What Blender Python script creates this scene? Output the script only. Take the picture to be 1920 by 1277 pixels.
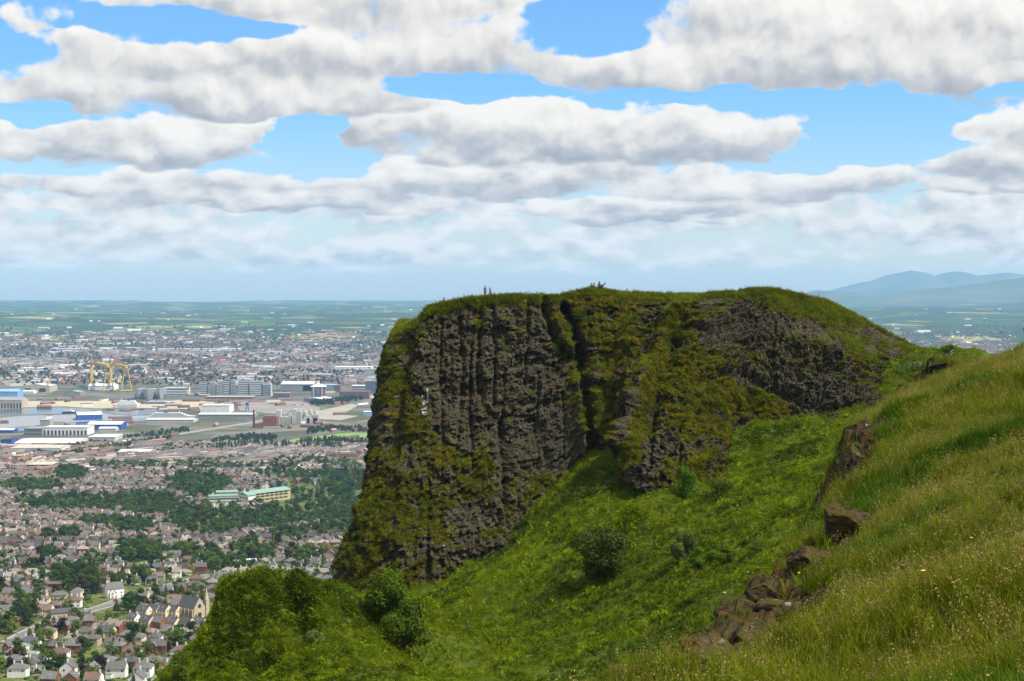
import bpy, math, random
import numpy as np
from mathutils import Vector, Matrix

for o in list(bpy.data.objects):
    bpy.data.objects.remove(o)
SC = bpy.context.scene
COL = SC.collection
R = math.radians
random.seed(7)
RNG = np.random.default_rng(11)

# ------------------------------------------------------------------ camera
CAMZ, FPX = 330.0, 2788.0
PITCH = math.atan(76.5 / FPX)
cam_d = bpy.data.cameras.new('camera')
cam = bpy.data.objects.new('camera', cam_d)
COL.objects.link(cam)
cam.location = (0, 0, CAMZ)
cam.rotation_euler = (math.pi / 2 - PITCH, 0, 0)
cam_d.sensor_width = 36.0
cam_d.lens = 36.0 * FPX / 1920.0
cam_d.clip_start = 0.5
cam_d.clip_end = 90000
SC.camera = cam

# ------------------------------------------------------------------ light
SUN_AZ, SUN_EL = 108.0, 57.0            # azimuth from +Y (view) towards +X, elevation
sun_dir = Vector((math.sin(R(SUN_AZ)) * math.cos(R(SUN_EL)), math.cos(R(SUN_AZ)) * math.cos(R(SUN_EL)), math.sin(R(SUN_EL))))
sl = bpy.data.lights.new('sun', 'SUN')
sl.energy = 5.0
sl.angle = R(0.6)
sl.color = (1.0, 0.95, 0.87)
so = bpy.data.objects.new('sun', sl)
COL.objects.link(so)
so.rotation_euler = (-sun_dir).to_track_quat('-Z', 'Y').to_euler()

SC.view_settings.view_transform = 'Standard'
SC.view_settings.look = 'None'
SC.view_settings.exposure = 0.55
SC.view_settings.gamma = 1.0
SC.view_settings.use_curve_mapping = False
SC.render.engine = 'CYCLES'
cy = SC.cycles
cy.max_bounces = 4
cy.diffuse_bounces = 2
cy.glossy_bounces = 2
cy.transmission_bounces = 2
cy.volume_bounces = 1
cy.transparent_max_bounces = 6
cy.caustics_reflective = False
cy.caustics_refractive = False
cy.sample_clamp_indirect = 4.0
cy.use_denoising = True
cy.use_adaptive_sampling = True
cy.adaptive_threshold = 0.02
try:
    cy.denoiser = 'OPENIMAGEDENOISE'
    cy.denoising_input_passes = 'RGB_ALBEDO_NORMAL'
    cy.denoising_prefilter = 'ACCURATE'
except Exception:
    pass

# ------------------------------------------------------------------ node helpers
class NT:
    """tiny wrapper to write node trees as expressions"""
    def __init__(self, nt):
        self.nt = nt
    def n(self, t, **kw):
        nd = self.nt.nodes.new(t)
        for k, v in kw.items():
            setattr(nd, k, v)
        return nd
    def _set(self, sock, v):
        if hasattr(v, 'node') and hasattr(v, 'is_output'):
            self.nt.links.new(v, sock)
        elif v is not None:
            sock.default_value = v
    def m(self, op, a, b=None, c=None, clamp=False):
        nd = self.n('ShaderNodeMath', operation=op, use_clamp=clamp)
        self._set(nd.inputs[0], a)
        if b is not None: self._set(nd.inputs[1], b)
        if c is not None: self._set(nd.inputs[2], c)
        return nd.outputs[0]
    def vm(self, op, a, b=None):
        nd = self.n('ShaderNodeVectorMath', operation=op)
        self._set(nd.inputs[0], a)
        if b is not None: self._set(nd.inputs[1], b)
        return nd.outputs['Value'] if op in ('DOT_PRODUCT', 'LENGTH', 'DISTANCE') else nd.outputs[0]
    def mix(self, f, a, b, blend='MIX'):
        nd = self.n('ShaderNodeMix', data_type='RGBA', blend_type=blend)
        nd.clamp_factor = True
        self._set(nd.inputs[0], f)
        self._set(nd.inputs[6], c4(a)); self._set(nd.inputs[7], c4(b))
        return nd.outputs[2]
    def ss(self, v, lo, hi, a=0.0, b=1.0):
        nd = self.n('ShaderNodeMapRange', interpolation_type='SMOOTHSTEP')
        self._set(nd.inputs[0], v)
        for i, x in enumerate((lo, hi, a, b)): nd.inputs[1 + i].default_value = x
        return nd.outputs[0]
    def lin(self, v, lo, hi, a=0.0, b=1.0):
        nd = self.n('ShaderNodeMapRange', interpolation_type='LINEAR')
        self._set(nd.inputs[0], v)
        for i, x in enumerate((lo, hi, a, b)): nd.inputs[1 + i].default_value = x
        return nd.outputs[0]
    def noise(self, vec, scale=1.0, detail=4.0, rough=0.55, dist=0.0, lac=2.0):
        nd = self.n('ShaderNodeTexNoise')
        self._set(nd.inputs['Vector'], vec)
        nd.inputs['Scale'].default_value = scale
        nd.inputs['Detail'].default_value = detail
        nd.inputs['Roughness'].default_value = rough
        nd.inputs['Lacunarity'].default_value = lac
        nd.inputs['Distortion'].default_value = dist
        return nd
    def comb(self, x, y, z):
        nd = self.n('ShaderNodeCombineXYZ')
        for i, v in enumerate((x, y, z)): self._set(nd.inputs[i], v)
        return nd.outputs[0]
    def sep(self, v):
        nd = self.n('ShaderNodeSeparateXYZ')
        self._set(nd.inputs[0], v)
        return nd.outputs[0], nd.outputs[1], nd.outputs[2]

def c4(c):
    if isinstance(c, tuple) and len(c) == 3:
        return (c[0], c[1], c[2], 1.0)
    return c

# ------------------------------------------------------------------ pixels of the photograph <-> rays
CP, SP = math.cos(PITCH), math.sin(PITCH)
def ray(px, py):
    a, b = (np.asarray(px, float) - 960.0), (638.5 - np.asarray(py, float))
    return a, FPX * CP + b * SP, -FPX * SP + b * CP
def at(px, py, Y):
    dx, dy, dz = ray(px, py)
    k = np.asarray(Y, float) / dy
    return np.stack([dx * k, dy * k, CAMZ + dz * k], -1)
def proj(P):
    P = np.asarray(P, float)
    x, y, z = P[..., 0], P[..., 1], P[..., 2] - CAMZ
    f = y * CP - z * SP
    u = y * SP + z * CP
    return 960 + FPX * x / f, 638.5 - FPX * u / f

# ------------------------------------------------------------------ world: Nishita sky with a layer of cumulus
world = bpy.data.worlds.new('World')
SC.world = world
world.use_nodes = True
wt = world.node_tree
wt.nodes.clear()
W = NT(wt)
sky = W.n('ShaderNodeTexSky', sky_type='NISHITA')
sky.sun_disc = False
sky.sun_elevation = R(SUN_EL)
sky.sun_rotation = R(SUN_AZ)
sky.altitude = 330
sky.air_density = 1.0
sky.dust_density = 0.8
sky.ozone_density = 3.0
tc = W.n('ShaderNodeTexCoord')
DIRV = tc.outputs['Generated']

CLOUD_RADIANCE = 0.71
# clouds seen from the hill: (centre, half width, half height) of each bank as angles read off the photograph, far banks first
FAR = [(300, 345, 330, 30), (700, 352, 190, 24), (1430, 350, 280, 40), (1780, 357, 75, 22), (930, 335, 260, 34), (1080, 318, 220, 30), (1880, 330, 130, 30), (1200, 395, 260, 20), (520, 380, 300, 18)]
MID = [(1000, 240, 330, 66), (1290, 254, 260, 54), (710, 240, 115, 34), (280, 262, 270, 50), (110, 235, 70, 34), (-20, 268, 90, 36), (1900, 240, 120, 46), (1840, 295, 150, 44), (450, 250, 100, 46)]
NEAR = [(240, 100, 210, 52), (560, 110, 280, 70), (830, 90, 200, 66), (985, 60, 60, 40), (480, 180, 330, 40), (110, 165, 190, 52), (60, 35, 70, 30),
        (640, 5, 420, 46), (1620, 70, 480, 92), (1430, 130, 420, 50), (1180, 120, 200, 44), (1400, 30, 170, 60), (1880, 130, 220, 52)]
x, y, z = W.sep(DIRV)
zc = W.m('MAXIMUM', z, 0.0)
def cloud_q(k, b, hx, dx=0.0, dz=0.0):
    zz = W.m('ADD', zc, dz) if dz else zc
    lg = W.m('MULTIPLY', W.m('LOGARITHM', W.m('ADD', zz, b), math.e), k)
    xx = W.m('ADD', x, dx) if dx else x
    return W.comb(W.m('MULTIPLY', xx, hx), W.m('MULTIPLY', y, hx), lg)
q1 = cloud_q(5.0, 0.030, 13.0)
q = cloud_q(4.0, 0.050, 20.0)
qo = cloud_q(4.0, 0.050, 20.0, 0.0045, 0.0085)
nlow = W.m('SUBTRACT', W.noise(q1, 1.05, 2.0, 0.5).outputs[0], 0.5)
nhi = W.m('SUBTRACT', W.noise(q, 1.9, 8.0, 0.60, 0.2).outputs[0], 0.5)
nof = W.noise(qo, 1.9, 3.0, 0.52, 0.2).outputs[0]
relief = W.m('SUBTRACT', W.noise(q, 1.9, 3.0, 0.52, 0.2).outputs[0], nof)
warpn = W.noise(q1, 1.3, 3.0, 0.5).outputs['Color']
warp = W.vm('MULTIPLY', W.vm('SUBTRACT', warpn, (0.5, 0.5, 0.5)), (0.10, 0.0, 0.030))
pw = W.vm('ADD', W.comb(x, 0.0, z), warp)
away = W.m('MAXIMUM', W.ss(z, 0.20, 0.27), W.ss(W.m('ABSOLUTE', x), 0.36, 0.42))
away = W.m('MAXIMUM', away, W.ss(y, 0.0, 0.2, 1.0, 0.0))          # outside the frame: broken cloud without a plan
gen = W.lin(W.noise(q1, 0.6, 2.0, 0.5).outputs[0], 0.3, 0.7, -0.6, 0.75)
HOLES = [(20, 95, 80, 48), (270, 40, 170, 24), (480, 52, 90, 16), (880, 166, 110, 22), (1085, 42, 95, 46), (578, 262, 60, 46), (1650, 235, 120, 58), (60, 212, 90, 16), (1350, 180, 230, 13), (1500, 310, 90, 16), (1905, 165, 60, 12)]
hole = None
for (px, py, rx, ry) in HOLES:
    v = Vector([float(t) for t in ray(px, py)]).normalized()
    e = W.vm('MULTIPLY', W.vm('SUBTRACT', pw, (v.x, 0.0, v.z)), (FPX / rx / 1.1, 0.0, FPX / ry / 1.1))
    r2 = W.vm('DOT_PRODUCT', e, e)
    hole = r2 if hole is None else W.m('MINIMUM', hole, r2)
hole = W.m('MULTIPLY', W.ss(hole, 0.0, 1.9, 1.0, 0.0), 1.0)
def ramp(lit):
    r = W.n('ShaderNodeValToRGB')
    wt.links.new(lit, r.inputs[0])
    els = r.color_ramp.elements
    els[0].position, els[0].color = 0.0, (0.40, 0.41, 0.45, 1)
    els[1].position, els[1].color = 1.0, (0.98, 0.94, 0.885, 1)
    e = els.new(0.35); e.color = (0.56, 0.56, 0.58, 1)
    e = els.new(0.65); e.color = (0.80, 0.77, 0.73, 1)
    return r.outputs[0]
def bank_group(banks, lo, hi, thin=0.10):
    best = hs = ws = None
    for (px, py, rx, ry) in banks:
        v = Vector([float(t) for t in ray(px, py)]).normalized()
        e = W.vm('MULTIPLY', W.vm('SUBTRACT', pw, (v.x, 0.0, v.z)), (FPX / rx / 1.1, 0.0, FPX / ry / 1.1))
        r2 = W.vm('DOT_PRODUCT', e, e)
        w = W.m('MAXIMUM', W.m('SUBTRACT', 1.4, r2), 0.0)
        w = W.m('MULTIPLY', w, w)
        h = W.m('MULTIPLY', w, W.sep(e)[2])
        best = r2 if best is None else W.m('MINIMUM', best, r2)
        hs = h if hs is None else W.m('ADD', hs, h)
        ws = w if ws is None else W.m('ADD', ws, w)
    h = W.m('DIVIDE', hs, W.m('ADD', ws, 0.02))
    M = W.m('MINIMUM', W.m('MULTIPLY', W.m('MAXIMUM', W.m('SUBTRACT', 1.0, best), -1.2), 1.0), 0.75)
    # cauliflower tops, smoother and flatter bases
    k = W.lin(h, -0.9, 0.5, 0.9, 2.1)
    F = W.m('ADD', M, W.m('MULTIPLY', nlow, 1.3))
    F = W.m('ADD', F, W.m('MULTIPLY', nhi, k))
    F = W.m('SUBTRACT', F, W.m('MULTIPLY', away, 3.0))
    F = W.m('SUBTRACT', W.m('SUBTRACT', F, thin), hole)
    a = W.ss(F, lo, hi)
    lit = W.m('ADD', W.m('MULTIPLY', h, 0.60), 0.64)
    lit = W.m('ADD', lit, W.m('MULTIPLY', nlow, 0.55))
    lit = W.m('ADD', lit, W.m('MULTIPLY', relief, 1.35))
    lit = W.m('ADD', lit, W.ss(F, 0.0, 0.45, 0.22, 0.0), clamp=True)     # thin edges let the sun through
    return a, ramp(lit)
# plain field for the low rows near the horizon and for the sky outside the frame
low = W.m('MAXIMUM', W.ss(z, 0.062, 0.096, 1.0, 0.0), away)
Fg = W.m('ADD', W.m('ADD', W.m('MULTIPLY', gen, 0.55), 0.38), W.m('MULTIPLY', nhi, 2.4))
Fg = W.m('ADD', Fg, W.m('MULTIPLY', nlow, 1.0))
Fg = W.m('SUBTRACT', Fg, W.ss(z, 0.026, 0.008, 0.0, 1.3))
Fg = W.m('SUBTRACT', Fg, W.m('MULTIPLY', W.m('SUBTRACT', 1.0, low), 2.5))
ag = W.ss(Fg, -0.1, 0.5, 0.0, 0.92)
litg = W.m('ADD', W.m('MULTIPLY', relief, 1.8), 0.74, clamp=True)
skyc = W.mix(1.0, sky.outputs[0], W.mix(W.ss(z, 0.02, 0.15), (1.05, 1.0, 0.95), (0.58, 0.92, 1.18)), 'MULTIPLY')
layers = [(ag, ramp(litg)), bank_group(FAR, -0.08, 0.42, 0.02), bank_group(MID, -0.08, 0.38, 0.02), bank_group(NEAR, -0.10, 0.42, 0.04)]
bg1 = W.n('ShaderNodeBackground')
wt.links.new(skyc, bg1.inputs[0])
bg1.inputs[1].default_value = 0.11
top = bg1.outputs[0]
for a_, c_ in layers:
    bgc = W.n('ShaderNodeBackground')
    wt.links.new(c_, bgc.inputs[0])
    bgc.inputs[1].default_value = CLOUD_RADIANCE
    mx = W.n('ShaderNodeMixShader')
    wt.links.new(a_, mx.inputs[0]); wt.links.new(top, mx.inputs[1]); wt.links.new(bgc.outputs[0], mx.inputs[2])
    top = mx.outputs[0]
wo = W.n('ShaderNodeOutputWorld')
wt.links.new(top, wo.inputs[0])

# ------------------------------------------------------------------ numeric noise
def _hash(ix, iy, iz, seed):
    h = (ix.astype(np.uint32) * np.uint32(374761393) + iy.astype(np.uint32) * np.uint32(668265263)
         + iz.astype(np.uint32) * np.uint32(2147483647) + np.uint32(seed * 974711 + 13))
    h = (h ^ (h >> np.uint32(13))) * np.uint32(1274126177)
    h = (h ^ (h >> np.uint32(16))) * np.uint32(2246822519)
    h = h ^ (h >> np.uint32(15))
    return (h & np.uint32(0xFFFFFF)).astype(np.float32) / np.float32(0xFFFFFF)
def vnoise(P, seed=0):
    P = np.asarray(P, np.float32)
    i = np.floor(P)
    f = P - i
    f = f * f * (3 - 2 * f)
    i = i.astype(np.int64).astype(np.int32)
    x, y, z = i[..., 0], i[..., 1], i[..., 2]
    fx, fy, fz = f[..., 0], f[..., 1], f[..., 2]
    def l(dx, dy, dz):
        return _hash(x + dx, y + dy, z + dz, seed)
    a = l(0, 0, 0) * (1 - fx) + l(1, 0, 0) * fx
    b = l(0, 1, 0) * (1 - fx) + l(1, 1, 0) * fx
    c = l(0, 0, 1) * (1 - fx) + l(1, 0, 1) * fx
    d = l(0, 1, 1) * (1 - fx) + l(1, 1, 1) * fx
    e = a * (1 - fy) + b * fy
    g = c * (1 - fy) + d * fy
    return e * (1 - fz) + g * fz
def fbm(P, octs=4, seed=0, gain=0.5):
    P = np.asarray(P, np.float32)
    s, a, t = 0.0, 1.0, 0.0
    for k in range(octs):
        s = s + a * vnoise(P * (2.0 ** k) + 17.3 * k, seed + k)
        t += a
        a *= gain
    return s / t
def ridged(P, octs=3, seed=0):
    P = np.asarray(P, np.float32)
    s, a, t = 0.0, 1.0, 0.0
    for k in range(octs):
        s = s + a * (1 - np.abs(2 * vnoise(P * (2.0 ** k) + 9.1 * k, seed + k) - 1))
        t += a
        a *= 0.5
    return s / t
def v3(x, y, z):
    x, y, z = np.broadcast_arrays(x, y, z)
    return np.stack([x, y, z], -1)
def sstep(a, b, x):
    t = np.clip((np.asarray(x, float) - a) / (b - a), 0, 1)
    return t * t * (3 - 2 * t)
def tps(C, lam=0.0):
    C = np.asarray(C, float)
    n = len(C)
    sc = 50.0
    X = C[:, :2] / sc
    def U(r2):
        return np.where(r2 > 1e-12, r2 * np.log(r2 + 1e-12), 0.0)
    D = ((X[:, None] - X[None]) ** 2).sum(-1)
    A = np.zeros((n + 3, n + 3))
    A[:n, :n] = U(D) + lam * np.eye(n)
    A[:n, n] = 1; A[n, :n] = 1
    A[:n, n + 1:] = X; A[n + 1:, :n] = X.T
    w = np.linalg.solve(A, np.concatenate([C[:, 2], np.zeros(3)]))
    def f(x, y):
        x, y = np.broadcast_arrays(np.asarray(x, float), np.asarray(y, float))
        q = np.stack([x.ravel(), y.ravel()], -1) / sc
        o = np.empty(len(q))
        for i in range(0, len(q), 40000):
            p = q[i:i + 40000]
            d = ((p[:, None] - X[None]) ** 2).sum(-1)
            o[i:i + 40000] = U(d) @ w[:n] + w[n] + p @ w[n + 1:]
        return o.reshape(x.shape)
    return f
def pl_dist(px, py, poly):
    """distance in pixels to a polyline, and the position along it 0..1"""
    best = np.full(np.shape(px), 1e9)
    tt = np.zeros(np.shape(px))
    n = len(poly) - 1
    for i in range(n):
        (x0, y0), (x1, y1) = poly[i], poly[i + 1]
        dx, dy = x1 - x0, y1 - y0
        t = np.clip(((px - x0) * dx + (py - y0) * dy) / (dx * dx + dy * dy), 0, 1)
        d = np.hypot(px - x0 - t * dx, py - y0 - t * dy)
        m = d < best
        best = np.where(m, d, best)
        tt = np.where(m, (i + t) / n, tt)
    return best, tt

# ------------------------------------------------------------------ objects
def tag(o, label=None, cat=None, group=None, kind=None):
    if label: o['label'] = label
    if cat: o['category'] = cat
    if group: o['group'] = group
    if kind: o['kind'] = kind
    return o
def link(name, me, parent=None, loc=None, rot=None, scale=None):
    o = bpy.data.objects.new(name, me)
    COL.objects.link(o)
    if parent is not None: o.parent = parent
    if loc is not None: o.location = loc
    if rot is not None: o.rotation_euler = rot if hasattr(rot, '__len__') else (0, 0, rot)
    if scale is not None: o.scale = scale if hasattr(scale, '__len__') else (scale,) * 3
    return o
def empty(name, loc, rot=0.0, label=None, cat=None, group=None):
    o = link(name, None, None, loc, rot)
    o.empty_display_size = 0.5
    return tag(o, label, cat, group)
def mesh_np(name, V, faces, mats, mi=None, smooth=False):
    """faces: (n,3) or (n,4) integer array"""
    V = np.asarray(V, np.float32).reshape(-1, 3)
    faces = np.asarray(faces, np.int32)
    k = faces.shape[1]
    me = bpy.data.meshes.new(name)
    me.vertices.add(len(V)); me.vertices.foreach_set('co', V.ravel())
    me.loops.add(faces.size); me.loops.foreach_set('vertex_index', faces.ravel())
    me.polygons.add(len(faces))
    me.polygons.foreach_set('loop_start', np.arange(0, faces.size, k, dtype=np.int32))
    if mi is not None:
        me.polygons.foreach_set('material_index', np.asarray(mi, np.int32))
    me.polygons.foreach_set('use_smooth', np.full(len(faces), bool(smooth)))
    for m in mats: me.materials.append(m)
    me.update(calc_edges=True)
    me.validate()
    return me
def grid_faces(n, m, wrap=False):
    i = np.arange(n - 1)[:, None]
    j = np.arange(m if wrap else m - 1)[None]
    j2 = (j + 1) % m
    a, b, c, d = i * m + j, i * m + j2, (i + 1) * m + j2, (i + 1) * m + j
    return np.stack([np.broadcast_to(t, (n - 1, j.shape[1])) for t in (a, b, c, d)], -1).reshape(-1, 4)
def fattr(me, name, val):
    a = me.attributes.new(name, 'FLOAT', 'POINT')
    a.data.foreach_set('value', np.asarray(val, np.float32).ravel())

class MB:
    """collects faces of mixed size, one material slot per material"""
    def __init__(self):
        self.v, self.f, self.mi, self.mats = [], [], [], []
    def slot(self, m):
        if m not in self.mats: self.mats.append(m)
        return self.mats.index(m)
    def face(self, pts, m):
        b = len(self.v)
        self.v.extend([tuple(p) for p in pts])
        self.f.append(tuple(range(b, b + len(pts))))
        self.mi.append(self.slot(m))
    def poly(self, verts, faces, m):
        b, s = len(self.v), self.slot(m)
        self.v.extend([tuple(p) for p in verts])
        for f in faces:
            self.f.append(tuple(b + i for i in f)); self.mi.append(s)
    def box(self, x0, x1, y0, y1, z0, z1, m, top=1.0):
        """box whose top is scaled by `top` about its centre"""
        cx, cyy, hx, hy = (x0 + x1) / 2, (y0 + y1) / 2, (x1 - x0) / 2 * top, (y1 - y0) / 2 * top
        self.poly([(x0, y0, z0), (x1, y0, z0), (x1, y1, z0), (x0, y1, z0),
                   (cx - hx, cyy - hy, z1), (cx + hx, cyy - hy, z1), (cx + hx, cyy + hy, z1), (cx - hx, cyy + hy, z1)],
                  [(0, 3, 2, 1), (4, 5, 6, 7), (0, 1, 5, 4), (1, 2, 6, 5), (2, 3, 7, 6), (3, 0, 4, 7)], m)
    def tube(self, pts, r0, r1, m, k=6, cap=True):
        pts = [Vector(p) for p in pts]
        n = len(pts)
        vs, fs = [], []
        for i, p in enumerate(pts):
            t = (pts[min(i + 1, n - 1)] - pts[max(i - 1, 0)]).normalized()
            a = t.orthogonal().normalized() if abs(t.z) < 0.95 else Vector((1, 0, 0))
            a = (a - t * a.dot(t)).normalized()
            b = t.cross(a)
            r = r0 + (r1 - r0) * i / max(n - 1, 1)
            for q in range(k):
                an = 2 * math.pi * q / k
                vs.append(p + (a * math.cos(an) + b * math.sin(an)) * r)
        for i in range(n - 1):
            for q in range(k):
                fs.append((i * k + q, i * k + (q + 1) % k, (i + 1) * k + (q + 1) % k, (i + 1) * k + q))
        if cap:
            fs.append(tuple(range(k))[::-1]); fs.append(tuple((n - 1) * k + q for q in range(k)))
        self.poly(vs, fs, m)
    def lathe(self, prof, m, k=10, cx=0.0, cyy=0.0):
        vs, fs = [], []
        for (r, z) in prof:
            for q in range(k):
                an = 2 * math.pi * q / k
                vs.append((cx + r * math.cos(an), cyy + r * math.sin(an), z))
        n = len(prof)
        for i in range(n - 1):
            for q in range(k):
                fs.append((i * k + q, i * k + (q + 1) % k, (i + 1) * k + (q + 1) % k, (i + 1) * k + q))
        fs.append(tuple(range(k))[::-1]); fs.append(tuple((n - 1) * k + q for q in range(k)))
        self.poly(vs, fs, m)
    def mesh(self, name, smooth=False):
        me = bpy.data.meshes.new(name)
        me.from_pydata(self.v, [], self.f)
        for m in self.mats: me.materials.append(m)
        me.polygons.foreach_set('material_index', self.mi)
        if smooth: me.polygons.foreach_set('use_smooth', [True] * len(self.f))
        me.update()
        return me

# ------------------------------------------------------------------ materials
def new_mat(name):
    m = bpy.data.materials.new(name)
    m.use_nodes = True
    nt = m.node_tree
    nt.nodes.clear()
    N = NT(nt)
    out = N.n('ShaderNodeOutputMaterial')
    b = N.n('ShaderNodeBsdfPrincipled')
    nt.links.new(b.outputs[0], out.inputs[0])
    b.inputs['Specular IOR Level'].default_value = 0.25
    b.inputs['Roughness'].default_value = 0.85
    return m, N, b, out
def solid(name, col, col2=None, scale=0.4, rough=0.85, spec=0.25, metal=0.0, rnd=0.0, detail=3.0, bump=0.0):
    """base colour varied by noise towards col2 and, per object, in value"""
    m, N, b, out = new_mat(name)
    c = c4(col)
    pos = N.n('ShaderNodeNewGeometry').outputs['Position']
    nz = None
    if col2 is not None:
        nz = N.noise(pos, scale, detail, 0.6).outputs[0]
        c = N.mix(N.ss(nz, 0.33, 0.67), col, col2)
    if rnd > 0:
        oi = N.n('ShaderNodeObjectInfo').outputs['Random']
        hs = N.n('ShaderNodeHueSaturation')
        N._set(hs.inputs['Value'], N.lin(oi, 0, 1, 1 - rnd, 1 + rnd))
        N._set(hs.inputs['Hue'], N.lin(N.m('FRACT', N.m('MULTIPLY', oi, 7.31)), 0, 1, 0.5 - rnd * 0.05, 0.5 + rnd * 0.05))
        N._set(hs.inputs['Color'], c)
        c = hs.outputs[0]
    N._set(b.inputs['Base Color'], c)
    b.inputs['Roughness'].default_value = rough
    b.inputs['Specular IOR Level'].default_value = spec
    b.inputs['Metallic'].default_value = metal
    if bump and nz is not None:
        bp = N.n('ShaderNodeBump')
        bp.inputs['Strength'].default_value = bump
        bp.inputs['Distance'].default_value = 0.3
        N._set(bp.inputs['Height'], nz)
        m.node_tree.links.new(bp.outputs[0], b.inputs['Normal'])
    return m
def leaf_mat(name, col, col2, patch=0.05, rnd=0.35, trans=0.35, tip=None, tipz=None):
    """leaf or blade: two colours in patches over the ground, varied from plant to plant, light passing through"""
    m, N, b, out = new_mat(name)
    pos = N.n('ShaderNodeNewGeometry').outputs['Position']
    n1 = N.noise(pos, patch, 4.0, 0.6).outputs[0]
    oi = N.n('ShaderNodeObjectInfo').outputs['Random']
    f = N.m('ADD', N.ss(n1, 0.36, 0.64), N.lin(oi, 0, 1, -0.35, 0.35), clamp=True)
    c = N.mix(f, col, col2)
    if tip is not None:
        at_ = N.n('ShaderNodeAttribute', attribute_name='tip').outputs['Fac']
        c = N.mix(N.m('MULTIPLY', at_, N.lin(N.m('FRACT', N.m('MULTIPLY', oi, 5.7)), 0, 1, 0.1, 1.0)), c, tip)
    hs = N.n('ShaderNodeHueSaturation')
    N._set(hs.inputs['Value'], N.lin(N.m('FRACT', N.m('MULTIPLY', oi, 13.7)), 0, 1, 1 - rnd, 1 + rnd))
    N._set(hs.inputs['Hue'], N.lin(N.m('FRACT', N.m('MULTIPLY', oi, 3.3)), 0, 1, 0.485, 0.512))
    N._set(hs.inputs['Color'], c)
    c = hs.outputs[0]
    N._set(b.inputs['Base Color'], c)
    b.inputs['Roughness'].default_value = 0.75
    b.inputs['Specular IOR Level'].default_value = 0.06
    tr = N.n('ShaderNodeBsdfTranslucent')
    N._set(tr.inputs[0], c)
    mx = N.n('ShaderNodeMixShader')
    mx.inputs[0].default_value = trans
    m.node_tree.links.new(b.outputs[0], mx.inputs[1])
    m.node_tree.links.new(tr.outputs[0], mx.inputs[2])
    m.node_tree.links.new(mx.outputs[0], out.inputs[0])
    return m

# ------------------------------------------------------------------ scattering of what nobody could count
def scatter(name, pts, rot, scl, idx, meshes, label, cat=None, kind='stuff', parent=None):
    """one stuff object: a cloud of points on which leaf or blade clumps are instanced"""
    n = len(pts)
    me = bpy.data.meshes.new(name)
    me.vertices.add(n)
    me.vertices.foreach_set('co', np.asarray(pts, np.float32).ravel())
    a = me.attributes.new('rot', 'FLOAT_VECTOR', 'POINT'); a.data.foreach_set('vector', np.asarray(rot, np.float32).ravel())
    a = me.attributes.new('scl', 'FLOAT_VECTOR', 'POINT')
    s = np.asarray(scl, np.float32)
    if s.ndim == 1: s = np.repeat(s[:, None], 3, 1)
    a.data.foreach_set('vector', s.ravel())
    a = me.attributes.new('pick', 'INT', 'POINT'); a.data.foreach_set('value', np.asarray(idx, np.int32))
    me.update()
    o = link(name, me, parent)
    tag(o, label, cat, None, kind)
    c = bpy.data.collections.new(name + '_sources')
    for i, ms in enumerate(meshes):
        so_ = bpy.data.objects.new('%s_clump_%02d' % (name, i), ms)
        tag(so_, label, None, None, kind)
        c.objects.link(so_)
    g = bpy.data.node_groups.new(name + '_scatter', 'GeometryNodeTree')
    g.interface.new_socket('Geometry', in_out='INPUT', socket_type='NodeSocketGeometry')
    g.interface.new_socket('Geometry', in_out='OUTPUT', socket_type='NodeSocketGeometry')
    N = g.nodes
    gi, go = N.new('NodeGroupInput'), N.new('NodeGroupOutput')
    ci = N.new('GeometryNodeCollectionInfo')
    ci.inputs['Collection'].default_value = c
    ci.inputs['Separate Children'].default_value = True
    ci.inputs['Reset Children'].default_value = True
    ip = N.new('GeometryNodeInstanceOnPoints')
    ip.inputs['Pick Instance'].default_value = True
    def na(nm, t):
        x = N.new('GeometryNodeInputNamedAttribute')
        x.data_type = t
        x.inputs['Name'].default_value = nm
        return [q for q in x.outputs if q.enabled and q.name == 'Attribute'][0]
    L = g.links
    L.new(gi.outputs[0], ip.inputs['Points'])
    L.new(ci.outputs[0], ip.inputs['Instance'])
    L.new(na('pick', 'INT'), ip.inputs['Instance Index'])
    er = N.new('FunctionNodeEulerToRotation')
    L.new(na('rot', 'FLOAT_VECTOR'), er.inputs[0])
    L.new(er.outputs[0], ip.inputs['Rotation'])
    L.new(na('scl', 'FLOAT_VECTOR'), ip.inputs['Scale'])
    L.new(ip.outputs[0], go.inputs[0])
    md = o.modifiers.new('scatter', 'NODES')
    md.node_group = g
    return o
def euler_from_normals(Nn, yaw, tilt=0.0):
    """euler angles (xyz) that take +Z to the given normals after a spin by yaw"""
    n = np.asarray(Nn, float)
    yaw = np.asarray(yaw, float)
    ref = np.where((np.abs(n[:, 2]) < 0.9)[:, None], np.array([[0, 0, 1.0]]), np.array([[1.0, 0, 0]]))
    a = np.cross(ref, n); a /= np.linalg.norm(a, axis=1)[:, None]
    b = np.cross(n, a)
    c, s_ = np.cos(yaw)[:, None], np.sin(yaw)[:, None]
    X, Y = a * c + b * s_, b * c - a * s_
    return np.stack([np.arctan2(Y[:, 2], n[:, 2]), np.arcsin(np.clip(-X[:, 2], -1, 1)), np.arctan2(X[:, 1], X[:, 0])], -1)
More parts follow.
